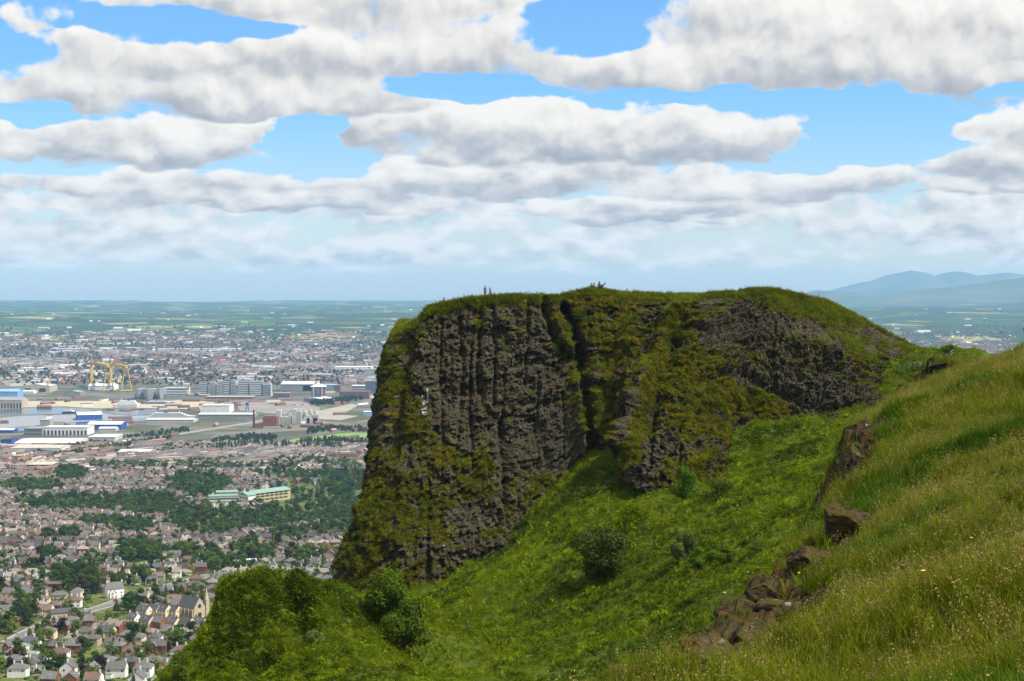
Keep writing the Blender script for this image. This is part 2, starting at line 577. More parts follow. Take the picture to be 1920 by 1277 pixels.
def sample_grid(V, w, n, rng):
    """n random points on a vertex grid V (a,b,3), cells weighted by area times w (a-1,b-1); returns points, normals, (i,j,u,v)"""
    A, B = V[1:, :-1] - V[:-1, :-1], V[:-1, 1:] - V[:-1, :-1]
    cr = np.cross(A, B)
    ar = np.linalg.norm(cr, axis=-1)
    p = (ar * w).ravel()
    c = np.cumsum(p)
    k = np.searchsorted(c, rng.random(n) * c[-1])
    k = np.minimum(k, len(p) - 1)
    m = V.shape[1] - 1
    i, j = k // m, k % m
    u, v = rng.random(n), rng.random(n)
    P = (V[i, j] * ((1 - u) * (1 - v))[:, None] + V[i + 1, j] * (u * (1 - v))[:, None]
         + V[i, j + 1] * ((1 - u) * v)[:, None] + V[i + 1, j + 1] * (u * v)[:, None])
    nn = cr[i, j] / np.maximum(ar[i, j], 1e-9)[:, None]
    return P, nn, i, j

# clump meshes -----------------------------------------------------
def blade_tuft(name, mat, n, h, spread, width, lean=0.5, heads=None, rng=random, headfrac=0.0):
    """a tuft of arching grass blades; some carry a seed head"""
    V, F, M, T = [], [], [], []
    for k in range(n):
        a = rng.uniform(0, 2 * math.pi)
        rr = spread * math.sqrt(rng.random())
        bx, by = rr * math.cos(a), rr * math.sin(a)
        hh = h * rng.uniform(0.55, 1.1)
        la = rng.uniform(0, 2 * math.pi)
        ln = lean * hh * rng.uniform(0.2, 1.2)
        ex, ey = math.cos(la) * ln, math.sin(la) * ln
        wa = rng.uniform(0, math.pi)
        wx, wy = math.cos(wa) * width / 2, math.sin(wa) * width / 2
        seg = 3
        b = len(V)
        hd = heads is not None and rng.random() < headfrac
        for s in range(seg + 1):
            t = s / seg
            x, y, z = bx + ex * t * t, by + ey * t * t, hh * (t - 0.22 * t * t * (ln / hh))
            ww = (1 - t) ** 0.7 * (0.55 if hd else 1.0) + (0.25 if hd else 0.02)
            V += [(x - wx * ww, y - wy * ww, z), (x + wx * ww, y + wy * ww, z)]
            T += [t, t]
        for s in range(seg):
            F.append((b + 2 * s, b + 2 * s + 1, b + 2 * s + 3, b + 2 * s + 2)); M.append(0)
        if hd:
            x, y, z = bx + ex, by + ey, hh * (1 - 0.22 * (ln / hh))
            for q in range(7):
                b = len(V)
                s = 0.036 * rng.uniform(0.5, 1.3) * (h / 0.6)
                px_, py_, pz_ = x + rng.gauss(0, .028) * h / .6, y + rng.gauss(0, .028) * h / .6, z + rng.uniform(-.10, .09) * h / .6
                d = Vector((rng.gauss(0, 1), rng.gauss(0, 1), rng.gauss(0, 1.3))).normalized() * s * 0.5
                e = d.orthogonal().normalized() * s * 0.22
                P0 = Vector((px_, py_, pz_))
                V += [tuple(P0 - d), tuple(P0 + e), tuple(P0 + d), tuple(P0 - e)]
                T += [1, 1, 1, 1]
                F.append((b, b + 1, b + 2, b + 3)); M.append(1)
    me = bpy.data.meshes.new(name)
    me.from_pydata(V, [], F)
    me.materials.append(mat)
    if heads is not None: me.materials.append(heads)
    me.polygons.foreach_set('material_index', M)
    fattr(me, 'tip', T)
    me.update()
    return me
def leaf_clump(name, mat, n, rx, rz, size, rng=random, up=0.3, z0=0.0, thin=0.6):
    """a low mound of loose leaves with pointed tips"""
    V, F, T = [], [], []
    for k in range(n):
        d = Vector((rng.gauss(0, 1), rng.gauss(0, 1), abs(rng.gauss(0, 1)))).normalized()
        r = rng.uniform(0.45, 1.05)
        p = Vector((d.x * rx * r, d.y * rx * r, z0 + d.z * rz * r))
        nrm = (d + Vector((rng.gauss(0, .6), rng.gauss(0, .6), up + rng.gauss(0, .5)))).normalized()
        a = nrm.orthogonal().normalized()
        a.rotate(Matrix.Rotation(rng.uniform(0, 6.28), 3, nrm))
        bb = nrm.cross(a)
        s = size * rng.uniform(0.6, 1.35)
        b = len(V)
        V += [tuple(p - a * s * .5), tuple(p + bb * s * .5 * thin), tuple(p + a * s * .5 - nrm * s * .12), tuple(p - bb * s * .5 * thin)]
        F.append((b, b + 1, b + 2, b + 3))
        T += [0, .5, 1, .5]
    me = bpy.data.meshes.new(name)
    me.from_pydata(V, [], F)
    me.materials.append(mat)
    fattr(me, 'tip', T)
    me.update()
    return me

# ================================================================== GROUND: one sheet from under the hill to beyond the horizon
GD = np.array([-400, 150, 300, 500, 650, 800, 930, 1200, 1500, 1700, 1860, 2200, 2600, 3000, 3400, 6600, 7500, 9000, 11000, 13000, 16000, 20000, 26000, 32000, 60000.])
GZ = np.array([180, 178, 170, 152, 139, 127, 119, 97, 71, 56, 46, 28, 14, 6, 2, 2, 10, 36, 112, 165, 190, 214, 256, 282, 318.])
def gz(x, y):
    x, y = np.asarray(x, float), np.asarray(y, float)
    z = np.interp(y, GD, GZ)
    far = sstep(7600, 11500, y)
    h = fbm(v3(x / 2600., y / 3600., 0.3), 3, 5) - 0.5
    z = z + far * h * 170 * np.clip(y / 16000, 0.5, 1.25)
    near = sstep(3300, 2600, y) * sstep(400, 900, y)
    z = z + near * (fbm(v3(x / 260., y / 260., 0.7), 2, 8) - 0.5) * 9
    return np.minimum(z, 316)
def gpt(px, py):
    """where the ray through a pixel meets the ground"""
    dx, dy, dz = [float(t) for t in ray(px, py)]
    lo, y = 600.0, None
    ys = np.geomspace(620, 40000, 900)
    k = ys / dy
    h = CAMZ + dz * k - gz(dx * k, ys)
    i = int(np.argmax(h < 0)) if (h < 0).any() else len(ys) - 1
    i = max(i, 1)
    t = h[i - 1] / (h[i - 1] - h[i] + 1e-9)
    y = ys[i - 1] + (ys[i] - ys[i - 1]) * t
    x = dx / dy * y
    return float(x), float(y), float(gz(x, y))

gm, G, gb, gout = new_mat('ground_cover')
pos = G.n('ShaderNodeNewGeometry').outputs['Position']
X_, Y_, Z_ = G.sep(pos)
flat = G.comb(X_, Y_, 0.0)
# gardens and yards near the foot of the hill
ng = G.noise(flat, 0.03, 6.0, 0.65).outputs[0]
ng2 = G.noise(flat, 0.22, 3.0, 0.6).outputs[0]
garden = G.mix(G.ss(ng, 0.40, 0.60), (0.045, 0.070, 0.014), (0.090, 0.125, 0.024))
garden = G.mix(G.ss(ng2, 0.54, 0.62), garden, (0.20, 0.17, 0.14))
# quays, yards and streets
vo = G.n('ShaderNodeTexVoronoi'); vo.inputs['Scale'].default_value = 0.011
G._set(vo.inputs['Vector'], flat)
vr, vg, vb = G.sep(vo.outputs['Color'])
nq = G.noise(flat, 0.008, 7.0, 0.7).outputs[0]
quay = G.mix(vr, (0.07, 0.066, 0.062), (0.17, 0.155, 0.13))
quay = G.mix(G.ss(nq, 0.49, 0.57), quay, (0.07, 0.085, 0.03))
# terraced town seen from afar: brick, slate and trees
nt1 = G.noise(flat, 0.012, 8.0, 0.75).outputs[0]
nt2 = G.noise(flat, 0.0022, 4.0, 0.6).outputs[0]
town = G.mix(G.ss(nt1, 0.42, 0.60), (0.040, 0.048, 0.036), (0.14, 0.095, 0.085))
town = G.mix(G.ss(nt2, 0.50, 0.62), town, (0.04, 0.062, 0.022))
# fields with hedges and woods
fv = G.vm('MULTIPLY', flat, (0.0026, 0.0015, 0.0))
fw = G.vm('ADD', fv, G.vm('MULTIPLY', G.vm('SUBTRACT', G.noise(fv, 1.2, 3.0, 0.5).outputs['Color'], (0.5, 0.5, 0.5)), (0.7, 0.7, 0.0)))
v1 = G.n('ShaderNodeTexVoronoi'); v1.inputs['Scale'].default_value = 1.0
G._set(v1.inputs['Vector'], fw)
v2 = G.n('ShaderNodeTexVoronoi', feature='DISTANCE_TO_EDGE'); v2.inputs['Scale'].default_value = 1.0
G._set(v2.inputs['Vector'], fw)
fr, fg_, fb_ = G.sep(v1.outputs['Color'])
rampf = G.n('ShaderNodeValToRGB')
G.nt.links.new(fr, rampf.inputs[0])
re_ = rampf.color_ramp.elements
re_[0].position, re_[0].color = 0.0, (0.035, 0.065, 0.018, 1)
re_[1].position, re_[1].color = 1.0, (0.30, 0.24, 0.08, 1)
for p_, c_ in ((0.3, (0.06, 0.10, 0.02, 1)), (0.55, (0.10, 0.135, 0.03, 1)), (0.72, (0.06, 0.11, 0.03, 1)), (0.86, (0.22, 0.21, 0.06, 1))):
    e = re_.new(p_); e.color = c_
rampf.color_ramp.interpolation = 'CONSTANT'
nw = G.noise(flat, 0.0009, 7.0, 0.68).outputs[0]
field_c = G.mix(G.ss(v2.outputs['Distance'], 0.03, 0.10, 1.0, 0.0), rampf.outputs[0], (0.022, 0.04, 0.016))
field_c = G.mix(G.ss(nw, 0.49, 0.56), field_c, (0.025, 0.045, 0.02))
wob = G.m('ADD', Y_, G.m('MULTIPLY', G.m('SUBTRACT', G.noise(flat, 0.0007, 3.0, 0.5).outputs[0], 0.5), 2600.0))
gc = G.mix(G.ss(wob, 2900, 3500), garden, quay)
gc = G.mix(G.ss(wob, 5600, 6400), gc, town)
gc = G.mix(G.ss(wob, 9000, 9900), gc, field_c)
G._set(gb.inputs['Base Color'], gc)
gb.inputs['Roughness'].default_value = 1.0
gb.inputs['Specular IOR Level'].default_value = 0.05

ys = np.concatenate([np.linspace(-300, 560, 22), np.geomspace(600, 38000, 420)])
an = np.tan(np.linspace(R(-36), R(36), 420))
yy = ys[:, None] + 0 * an[None]
xx = (np.maximum(ys, 0) + 500)[:, None] * an[None]
GV = v3(xx, yy, gz(xx, yy))
def gz(x, y, _lx=float(np.log(600.)), _ls=float(np.log(38000 / 600.) / 419), _a0=R(-36), _as=R(72) / 419):
    # heights read back from the ground sheet, so that whatever stands on it touches it
    x, y = np.asarray(x, float), np.asarray(y, float)
    fi = np.where(y >= 600, 22 + (np.log(np.maximum(y, 1)) - _lx) / _ls, (y + 300) / (860 / 21.))
    fi = np.clip(fi, 0, len(ys) - 1.001); fj = np.clip((np.arctan(x / (np.maximum(y, 0) + 500)) - _a0) / _as, 0, 418.999)
    i, j = fi.astype(int), fj.astype(int)
    u, v = fi - i, fj - j
    return (GZV[i, j] * (1 - u) * (1 - v) + GZV[i + 1, j] * u * (1 - v) + GZV[i, j + 1] * (1 - u) * v + GZV[i + 1, j + 1] * u * v)
GZV = GV[..., 2]
ground = link('ground', mesh_np('ground', GV, grid_faces(len(ys), len(an)), [gm], smooth=True))
tag(ground, kind='structure')

# ------------------------------------------------------------------ far ridges and mountains (right of the headland, beyond the valley)
hill_m = solid('far_hill', (0.045, 0.07, 0.035), (0.10, 0.11, 0.05), 0.0012, 1.0, 0.05)
def ridge(name, Y, prof, depth, seed):
    px = np.array([p[0] for p in prof], float); py = np.array([p[1] for p in prof], float)
    top = at(px, py, Y)
    xs = np.linspace(top[0, 0], top[-1, 0], 160)
    hz = np.interp(xs, top[:, 0], top[:, 2])
    base = 225.0
    v = np.linspace(-1, 1, 30)
    sh = np.cos(v * math.pi / 2) ** 1.3
    XX = xs[None] + 0 * v[:, None]
    YY = Y + v[:, None] * depth + 0 * xs[None]
    nz = fbm(v3(XX / 1500., YY / 1500., seed), 4, seed) - 0.5
    ZZ = base + (np.maximum(hz, base)[None] - base) * sh[:, None] + nz * 120 * (1 - sh[:, None] ** 2) * 0.8 * (hz[None] - base) / 600
    o = link(name, mesh_np(name, v3(XX, YY, ZZ), grid_faces(30, 160), [hill_m], smooth=True))
    tag(o, kind='structure')
    return o
ridge('mountains', 37000, [(1380, 566), (1490, 552), (1560, 544), (1605, 532), (1640, 525), (1665, 515), (1690, 511), (1708, 507), (1728, 510), (1752, 518), (1768, 513), (1785, 509),
                           (1805, 510), (1830, 517), (1860, 514), (1885, 511), (1910, 514), (1960, 524), (2060, 548), (2150, 566)], 2500, 3)
ridge('hills', 26000, [(1420, 566), (1500, 553), (1532, 544), (1560, 547), (1620, 549), (1680, 546), (1740, 541), (1790, 537), (1840, 531), (1890, 524), (1930, 520), (2000, 528), (2150, 560)], 2800, 4)
ridge('hills', 30000, [(-200, 566), (-40, 565), (0, 565), (60, 567), (130, 568), (190, 566), (215, 564), (250, 563), (290, 566), (420, 567), (520, 567), (640, 566), (760, 565), (900, 567)], 1800, 6)

# ================================================================== HEADLAND with its cliff
# rim and foot of the cliff, front from the saddle to the prow, as (pixel x, pixel y, depth)
RIM = [(1790, 662, 262), (1730, 654, 266), (1690, 636, 268), (1645, 612, 269), (1600, 588, 268), (1555, 566, 266), (1520, 556, 265), (1480, 547, 264), (1430, 541, 264), (1370, 546, 263), (1300, 552, 262), (1250, 552, 263), (1190, 549, 265),
       (1150, 545, 264.5), (1105, 541, 264.5), (1075, 546, 264), (1045, 553, 263.5), (1000, 553, 263), (955, 552, 263), (905, 556, 263), (870, 560, 264), (835, 566, 265), (803, 575, 266), (790, 592, 267), (776, 603, 269), (763, 612, 273)]
FOOT = [(1790, 690, 252), (1745, 715, 250), (1700, 745, 248), (1670, 775, 245), (1640, 800, 240), (1590, 812, 237), (1545, 815, 236), (1490, 818, 236), (1440, 830, 236), (1390, 860, 233), (1325, 915, 217), (1265, 925, 214), (1205, 922, 214),
        (1165, 895, 227), (1125, 890, 231), (1100, 900, 231), (1075, 930, 231), (1030, 985, 230), (985, 1030, 228), (930, 1065, 226), (880, 1095, 225), (830, 1120, 224), (770, 1140, 224), (710, 1145, 226), (655, 1125, 231), (632, 1098, 240)]
rim = np.array([at(*p) for p in RIM]); foot = np.array([at(*p) for p in FOOT])
# the back of the headland, out of sight: it falls away towards the city
bx = [(-21, 292), (-12, 312), (6, 328), (30, 336), (58, 332), (80, 318), (92, 296), (88, 276)]
rim_b = np.array([(x, y, 326 - 1.5 * i if i < 5 else 320) for i, (x, y) in enumerate(bx)])
foot_b = np.array([(-25, 262, 268), (-22, 300, 250), (0, 352, 240), (32, 375, 236), (75, 365, 236), (112, 340, 250), (116, 305, 280), (108, 280, 300)], float)
rimc = np.concatenate([rim, rim_b]); footc = np.concatenate([foot, foot_b])
def closed_spline(P, n):
    m = len(P)
    d = np.linalg.norm(np.roll(P, -1, 0) - P, axis=1)
    return m, d
def cat(P, u):
    m = len(P)
    i = np.floor(u).astype(int); t = (u - i)[:, None]
    p0, p1, p2, p3 = P[(i - 1) % m], P[i % m], P[(i + 1) % m], P[(i + 2) % m]
    return 0.5 * (2 * p1 + (p2 - p0) * t + (2 * p0 - 5 * p1 + 4 * p2 - p3) * t ** 2 + (3 * p1 - p0 - 3 * p2 + p3) * t ** 3)
NF = len(RIM)
seglen = np.linalg.norm(rimc - np.roll(rimc, -1, 0), axis=1) * 0.5 + np.linalg.norm(footc - np.roll(footc, -1, 0), axis=1) * 0.5
us = []
for i in range(len(rimc)):
    step = 0.21 if i < NF else 2.0
    k = max(3, int(seglen[i] / step))
    us.append(i + np.arange(k) / k)
us = np.concatenate(us)
Rm, Ft = cat(rimc, us), cat(footc, us)
NS = len(us)
ts = np.concatenate([np.linspace(0, 0.06, 18)[:-1], np.linspace(0.06, 1.0, 235)])
t = ts[:, None, None]
sw = sstep(0.55, 1.0, us / NF * 1.0)                                   # 0 at the grassy right end .. 1 on the sheer left face
front = (us < NF - 0.2)
# vertical profile: sheer rock with a rounded lip on the left, a leaning grassy shoulder on the right
bul = np.interp(us, [0, 3, 6, 8, 9.5, 12.5, 14, 16, 20, 24, 26, 28, 34], [0.0, 0.35, 0.75, 0.8, .1, .05, .25, .35, .40, -.3, -.55, -.3, 0])
prof_h = ts[:, None] ** (1.0 + bul[None] * 0.55)                      # horizontal share
lerp_xy = Rm[None, :, :2] * (1 - prof_h[..., None]) + Ft[None, :, :2] * prof_h[..., None]
lerp_z = Rm[None, :, 2] * (1 - ts[:, None]) + Ft[None, :, 2] * ts[:, None]
CV = np.concatenate([lerp_xy, lerp_z[..., None]], -1)
tan = np.roll(Ft + Rm, -1, 0)[:, :2] - np.roll(Ft + Rm, 1, 0)[:, :2]
nxy = np.stack([-tan[:, 1], tan[:, 0]], -1)
nxy /= np.linalg.norm(nxy, axis=1)[:, None] + 1e-9
c0 = Rm[:, :2].mean(0)
if ((Rm[:, :2] - c0) * nxy).sum() < 0: nxy = -nxy
for _ in range(30): nxy = (nxy + np.roll(nxy, 1, 0) + np.roll(nxy, -1, 0)) / 3
nxy /= np.linalg.norm(nxy, axis=1)[:, None] + 1e-9
ppx, ppy = proj(CV)
amp = sstep(0.0, 0.10, ts)[:, None] * 0.85 + 0.15
amp = amp * np.where(front, 1.0, 0.5)[None]
shoulder = sstep(9.5, 4.5, us)[None] * sstep(0.50, 0.30, ts)[:, None]  # the grassy dome of the right end
rockiness = (1 - 0.75 * shoulder)
P = CV
D = (fbm(v3(P[..., 0] / 13., P[..., 1] / 13., P[..., 2] / 20.), 3, 21) - 0.5) * 6.5
D = D + (ridged(v3(P[..., 0] / 5.5 + P[..., 1] / 9., P[..., 1] / 7., P[..., 2] / 26.), 2, 22) - 0.6) * 2.0 * rockiness
D = D + (ridged(v3(P[..., 0] / 1.9, P[..., 1] / 1.9, P[..., 2] / 8.0), 3, 23) - 0.6) * 1.9 * rockiness
D = D + (ridged(v3(P[..., 0] / 0.9, P[..., 1] / 0.9, P[..., 2] / 11.0), 2, 29) - 0.6) * 1.1 * rockiness
D = D + (vnoise(v3(P[..., 0] / 3.2, P[..., 1] / 3.2, P[..., 2] / 2.4), 28) - 0.5) * 0.8 * rockiness
D = D + (fbm(v3(P[..., 0] / .75, P[..., 1] / .75, P[..., 2] / 0.9), 3, 24, 0.65) - 0.5) * 2.3 * rockiness
D = D + (fbm(v3(P[..., 0] / 3.0, P[..., 1] / 3.0, P[..., 2] / 2.0), 3, 25) - 0.5) * 1.2 * shoulder
D = D * amp
def cut(poly, width, depth, sharp=2.0, grow=0.0):
    global D
    d, tt = pl_dist(ppx, ppy, poly)
    w = width * (1 + grow * tt)
    D = D + np.where(front[None], depth * np.exp(-(d / w) ** sharp) * np.minimum(1, ts[:, None] * 40 + 0.35), 0)
cut([(1017, 545), (1027, 590), (1045, 640), (1072, 672), (1100, 690)], 7, -4.5, 2.2)
cut([(1058, 575), (1080, 620), (1090, 660), (1097, 715), (1103, 770), (1112, 850)], 6.5, -7.0, 2.6, 0.6)
cut([(1035, 600), (1060, 640), (1088, 690), (1092, 760), (1098, 850)], 9, 2.4)
cut([(1278, 562), (1255, 610), (1235, 665), (1213, 730), (1196, 790), (1185, 850)], 15, 4.2, 1.6)
cut([(1262, 640), (1232, 730), (1215, 820)], 14, -2.6)
cut([(900, 590), (895, 690), (906, 760)], 5, -1.2)
cut([(965, 580), (970, 650), (975, 720)], 7, -0.8)
cut([(862, 600), (868, 700), (860, 800), (850, 900)], 5, -1.0)
cut([(770, 640), (742, 740), (730, 850)], 10, -2.2)
cut([(1300, 720), (1360, 705), (1440, 735), (1530, 765), (1600, 770)], 11, -2.6)   # ledge under the upper rock band
cut([(945, 800), (950, 900), (930, 990)], 10, -1.8)
cut([(1010, 790), (1030, 880)], 9, -1.4)
for _x, _y0, _y1, _d in [(828, 600, 860, -1.0), (884, 640, 900, -1.1), (925, 570, 760, -1.2), (948, 700, 980, -1.0), (990, 575, 720, -1.2), (1012, 700, 880, -1.1), (1058, 740, 860, -1.2), (800, 860, 1080, -1.0), (745, 720, 960, -1.2), (1360, 600, 690, -.8), (1450, 620, 740, -.8), (1540, 660, 765, -.9), (1150, 600, 780, -.9), (1225, 790, 880, -1.0), (1275, 800, 890, -1.0)]:
    cut([(_x, _y0), (_x + 4 * math.sin(_x), (_y0 + _y1) / 2), (_x - 3 * math.cos(_x * 2), _y1)], 3.2, _d, 1.6)
lean = sstep(14.0, 11.5, us)[None] * (us > 0.5)[None] * sstep(.02, .2, ts)[:, None]
CV[..., :2] += nxy[None] * (D * (1 - 0.25 * lean))[..., None]
CV[..., 2] += D * 0.55 * lean
# plateau: the closed rim is drawn in to a crest line
spine = np.array([(74, 276, 0), (50, 285, 0), (28, 292, 0), (4, 290, 0), (-10, 283, 0)], float)
sk = np.interp(us, [0, 5, 10, 15, 20, 25, 28, 31, 34], [0, .7, 1.4, 2.2, 3.1, 4, 3, 2, 0])
si = np.floor(np.minimum(sk, 3.999)).astype(int); sf = (np.minimum(sk, 3.999) - si)[:, None]
Sp = spine[si] * (1 - sf) + spine[si + 1] * sf
tp = np.linspace(1, 0.0, 46)[:-1] ** 1.6
top0 = CV[0]
PX = top0[None, :, :2] * (1 - tp[:, None, None]) + Sp[None, :, :2] * tp[:, None, None]
dist_in = np.linalg.norm(PX - top0[None, :, :2], axis=-1)
ztop = top0[None, :, 2] * (1 - tp[:, None] ** 2) + (322.5 + 0 * us[None]) * tp[:, None] ** 2
ztop = ztop + (fbm(v3(PX[..., 0] / 2.5, PX[..., 1] / 2.5, 0.2), 3, 31) - 0.5) * 1.0 * np.minimum(1, dist_in / 2) - 0.05 * np.minimum(dist_in, 25)
TV = np.concatenate([PX, ztop[..., None]], -1)
HV = np.concatenate([TV, CV], 0)
NT_ = len(tp)
# where plants grow: on the lip, on ledges, in the gullies and all over the right shoulder
hx, hy = proj(HV)
tfull = np.concatenate([-tp, ts])
gx = np.gradient(HV, axis=0); gy = np.gradient(HV, axis=1)
nrm = np.cross(gy, gx); nrm /= np.linalg.norm(nrm, axis=-1, keepdims=True) + 1e-9
if nrm[: NT_ // 2, :, 2].mean() < 0: nrm = -nrm
up = nrm[..., 2]
lown = fbm(v3(HV[..., 0] / 6., HV[..., 1] / 6., HV[..., 2] / 5.), 4, 41)
lown2 = fbm(v3(HV[..., 0] / 1.7, HV[..., 1] / 1.7, HV[..., 2] / 1.5), 3, 43)
veg = sstep(0.20, 0.62, up) * 0.55 + (lown - 0.49) * 2.6 + (lown2 - 0.5) * 1.5
veg = veg + sstep(0.055, 0.015, tfull)[:, None] * 1.2
veg = veg + sstep(9.5, 6.0, us)[None] * sstep(620, 560, hy) * 1.1
veg = veg + sstep(12.5, 9.5, us)[None] * 0.15
for (x0, y0, rx, ry, k) in [(1400, 610, 110, 40, -.55), (1480, 680, 200, 55, -.75), (1560, 745, 90, 32, -1.0), (1250, 840, 60, 50, -.5), (1400, 740, 90, 32, .8), (1340, 720, 60, 40, .5),
                           (960, 700, 130, 120, -.55), (850, 690, 90, 120, -.7), (1000, 850, 110, 90, -.45), (1170, 640, 70, 60, .2), (1260, 700, 50, 120, .2), (1180, 740, 60, 80, .1),
                           (790, 960, 130, 120, .12), (760, 830, 50, 80, .15), (680, 1060, 50, 70, .5), (860, 1040, 110, 60, .15), (720, 720, 30, 60, .2), (1330, 790, 50, 70, .5), (1060, 610, 14, 40, .7),
                           (950, 640, 60, 25, .25), (1060, 700, 40, 30, .5), (1620, 680, 40, 60, .25), (700, 880, 40, 90, .2)]:
    r2 = ((hx - x0) / rx) ** 2 + ((hy - y0) / ry) ** 2
    veg = veg + k * np.exp(-r2 * 1.2) * (front[None])
for poly, w, k in [([(1017, 545), (1027, 590), (1045, 640), (1072, 672), (1100, 690)], 9, 1.3), ([(1278, 562), (1235, 665), (1196, 790), (1185, 850)], 16, 1.0),
                   ([(897, 570), (893, 660), (906, 760)], 6, .9), ([(1103, 760), (1112, 850)], 9, 1.0)]:
    d, tt = pl_dist(hx, hy, poly)
    veg = veg + k * np.exp(-(d / w) ** 2) * front[None]
veg = np.clip(veg, 0, 1)
veg[:NT_] = 1.0
# white droppings below the nests
whi = np.zeros_like(veg)
for (x0, y0, rx, ry) in [(795, 772, 5, 34), (801, 738, 3, 16), (832, 1022, 2.0, 8)]:
    r2 = ((hx - x0) / rx) ** 2 + ((hy - y0) / ry) ** 2
    whi = np.maximum(whi, 0.85 * np.exp(-r2) * front[None])

# basalt with lichen, moss and grass
rm, K, rb, rout = new_mat('basalt_and_moss')
pos = K.n('ShaderNodeNewGeometry').outputs['Position']
vegA = K.n('ShaderNodeAttribute', attribute_name='veg').outputs['Fac']
whiA = K.n('ShaderNodeAttribute', attribute_name='white').outputs['Fac']
st = K.vm('MULTIPLY', pos, (1.0, 1.0, 0.32))
r1 = K.noise(st, 0.9, 6.0, 0.65).outputs[0]
r2_ = K.noise(st, 3.6, 4.0, 0.7).outputs[0]
r3_ = K.noise(pos, 7.0, 2.0, 0.6).outputs[0]
r4_ = K.noise(pos, 0.16, 3.0, 0.5).outputs[0]
rock = K.mix(K.ss(r1, 0.35, 0.66), (0.012, 0.010, 0.005), (0.060, 0.052, 0.029))
rock = K.mix(K.ss(r4_, 0.45, 0.62), rock, (0.037, 0.029, 0.014))
rock = K.mix(K.m('MULTIPLY', K.ss(r2_, 0.57, 0.70), 0.6), rock, (0.17, 0.16, 0.115))
rock = K.mix(K.ss(r3_, 0.66, 0.72), rock, (0.50, 0.48, 0.46))
m1 = K.noise(pos, 0.35, 5.0, 0.65).outputs[0]
m2 = K.noise(pos, 2.2, 4.0, 0.65).outputs[0]
moss = K.mix(K.ss(m1, 0.40, 0.62), (0.075, 0.078, 0.005), (0.125, 0.092, 0.005))
moss = K.mix(K.ss(m2, 0.40, 0.66), moss, (0.040, 0.055, 0.010))
edge = K.m('ADD', vegA, K.m('MULTIPLY', K.m('SUBTRACT', m2, 0.5), 1.5))
col = K.mix(K.ss(edge, 0.32, 0.62), rock, moss)
col = K.mix(K.ss(K.m('ADD', whiA, K.m('MULTIPLY', K.m('SUBTRACT', r2_, 0.5), 3.2)), 0.52, 0.85), col, (0.50, 0.49, 0.46))
K._set(rb.inputs['Base Color'], col)
rb.inputs['Roughness'].default_value = 0.9
rb.inputs['Specular IOR Level'].default_value = 0.08
bp = K.n('ShaderNodeBump'); bp.inputs['Strength'].default_value = 0.9; bp.inputs['Distance'].default_value = 0.35
K._set(bp.inputs['Height'], K.m('ADD', r1, K.m('MULTIPLY', r2_, 0.6)))
K.nt.links.new(bp.outputs[0], rb.inputs['Normal'])
hme = mesh_np('headland', HV, grid_faces(HV.shape[0], NS, True), [rm])
fattr(hme, 'veg', veg); fattr(hme, 'white', whi)
headland = link('headland', hme)
tag(headland, 'basalt headland with a sheer mossy cliff and a flat grass top', 'cliff', kind='structure')

# ================================================================== GREEN SLOPE below the cliff, with the mossy knoll
SL = [(1600, 785, 238), (1640, 762, 246), (1700, 712, 252), (1760, 672, 256), (1820, 668, 256), (1500, 795, 234), (1400, 835, 230), (1320, 892, 222), (1200, 893, 221), (1150, 865, 228), (1105, 868, 234), (1050, 930, 228), (990, 1000, 227), (900, 1065, 223), (800, 1118, 221), (700, 1128, 222), (640, 1110, 232),
      (1500, 900, 185), (1400, 950, 182), (1300, 1000, 180), (1200, 1000, 188), (1100, 1050, 184), (1000, 1100, 180), (900, 1150, 176), (820, 1200, 172), (755, 1195, 172),
      (1450, 1030, 135), (1300, 1130, 128), (1200, 1200, 124), (1100, 1277, 118), (1000, 1277, 122), (900, 1277, 126), (800, 1277, 128), (1250, 1260, 108), (1600, 1000, 120), (1650, 850, 165), (1720, 790, 180), (1560, 1180, 80),
      (720, 1205, 140), (680, 1150, 141), (640, 1108, 140), (592, 1080, 139), (555, 1098, 139), (520, 1119, 139), (482, 1095, 139), (455, 1100, 139), (425, 1120, 139), (610, 1200, 132), (700, 1250, 126), (500, 1200, 134.5), (430, 1230, 134.5), (400, 1277, 129), (500, 1277, 128), (570, 1277, 126), (650, 1277, 121),
      (640, 1150, 160), (560, 1150, 160), (480, 1160, 160), (600, 1190, 185), (520, 1190, 185), (560, 1150, 215)]
SLP = np.array([at(*p) for p in SL])
SLP = np.concatenate([SLP, np.array([(20, 60, 309), (-10, 70, 303), (-25, 90, 298), (60, 120, 316), (100, 200, 314), (125, 250, 312), (94, 256, 317), (85, 225, 317), (45, 90, 315), (0, 40, 309), (-30, 60, 300)], float)])
slope_f = tps(SLP, 0.002)
BR_Y = np.array([40, 90, 110, 131.5, 139, 150, 180, 215, 240, 300]); BR_X = np.array([-29, -31, -31.5, -31.3, -27.7, -28, -28, -27.5, -28.0, -28])
def brink(y):
    return np.interp(y, BR_Y, BR_X) + (fbm(v3(y / 5., 0 * y, 0.5), 3, 51) - 0.5) * 2.2
sx = np.concatenate([np.linspace(-75, -36, 40)[:-1], np.linspace(-36, 78, 330), np.linspace(78, 130, 40)[1:]])
sy = np.linspace(42, 300, 560)
SX, SY = np.meshgrid(sx, sy)
SZ = slope_f(SX, SY)
over = np.maximum(brink(SY) - SX, 0)
SZ = SZ - np.minimum(over * 2.6 + 0.5 * sstep(0, 1.5, over), 150)
q = v3(SX, SY, 0 * SX)
SZ = SZ + (fbm(q / 9.0, 3, 52) - 0.5) * 3.0 + (fbm(q / 2.6, 3, 53) - 0.5) * 1.1 + (fbm(q / 0.9, 2, 54) - 0.5) * 0.25
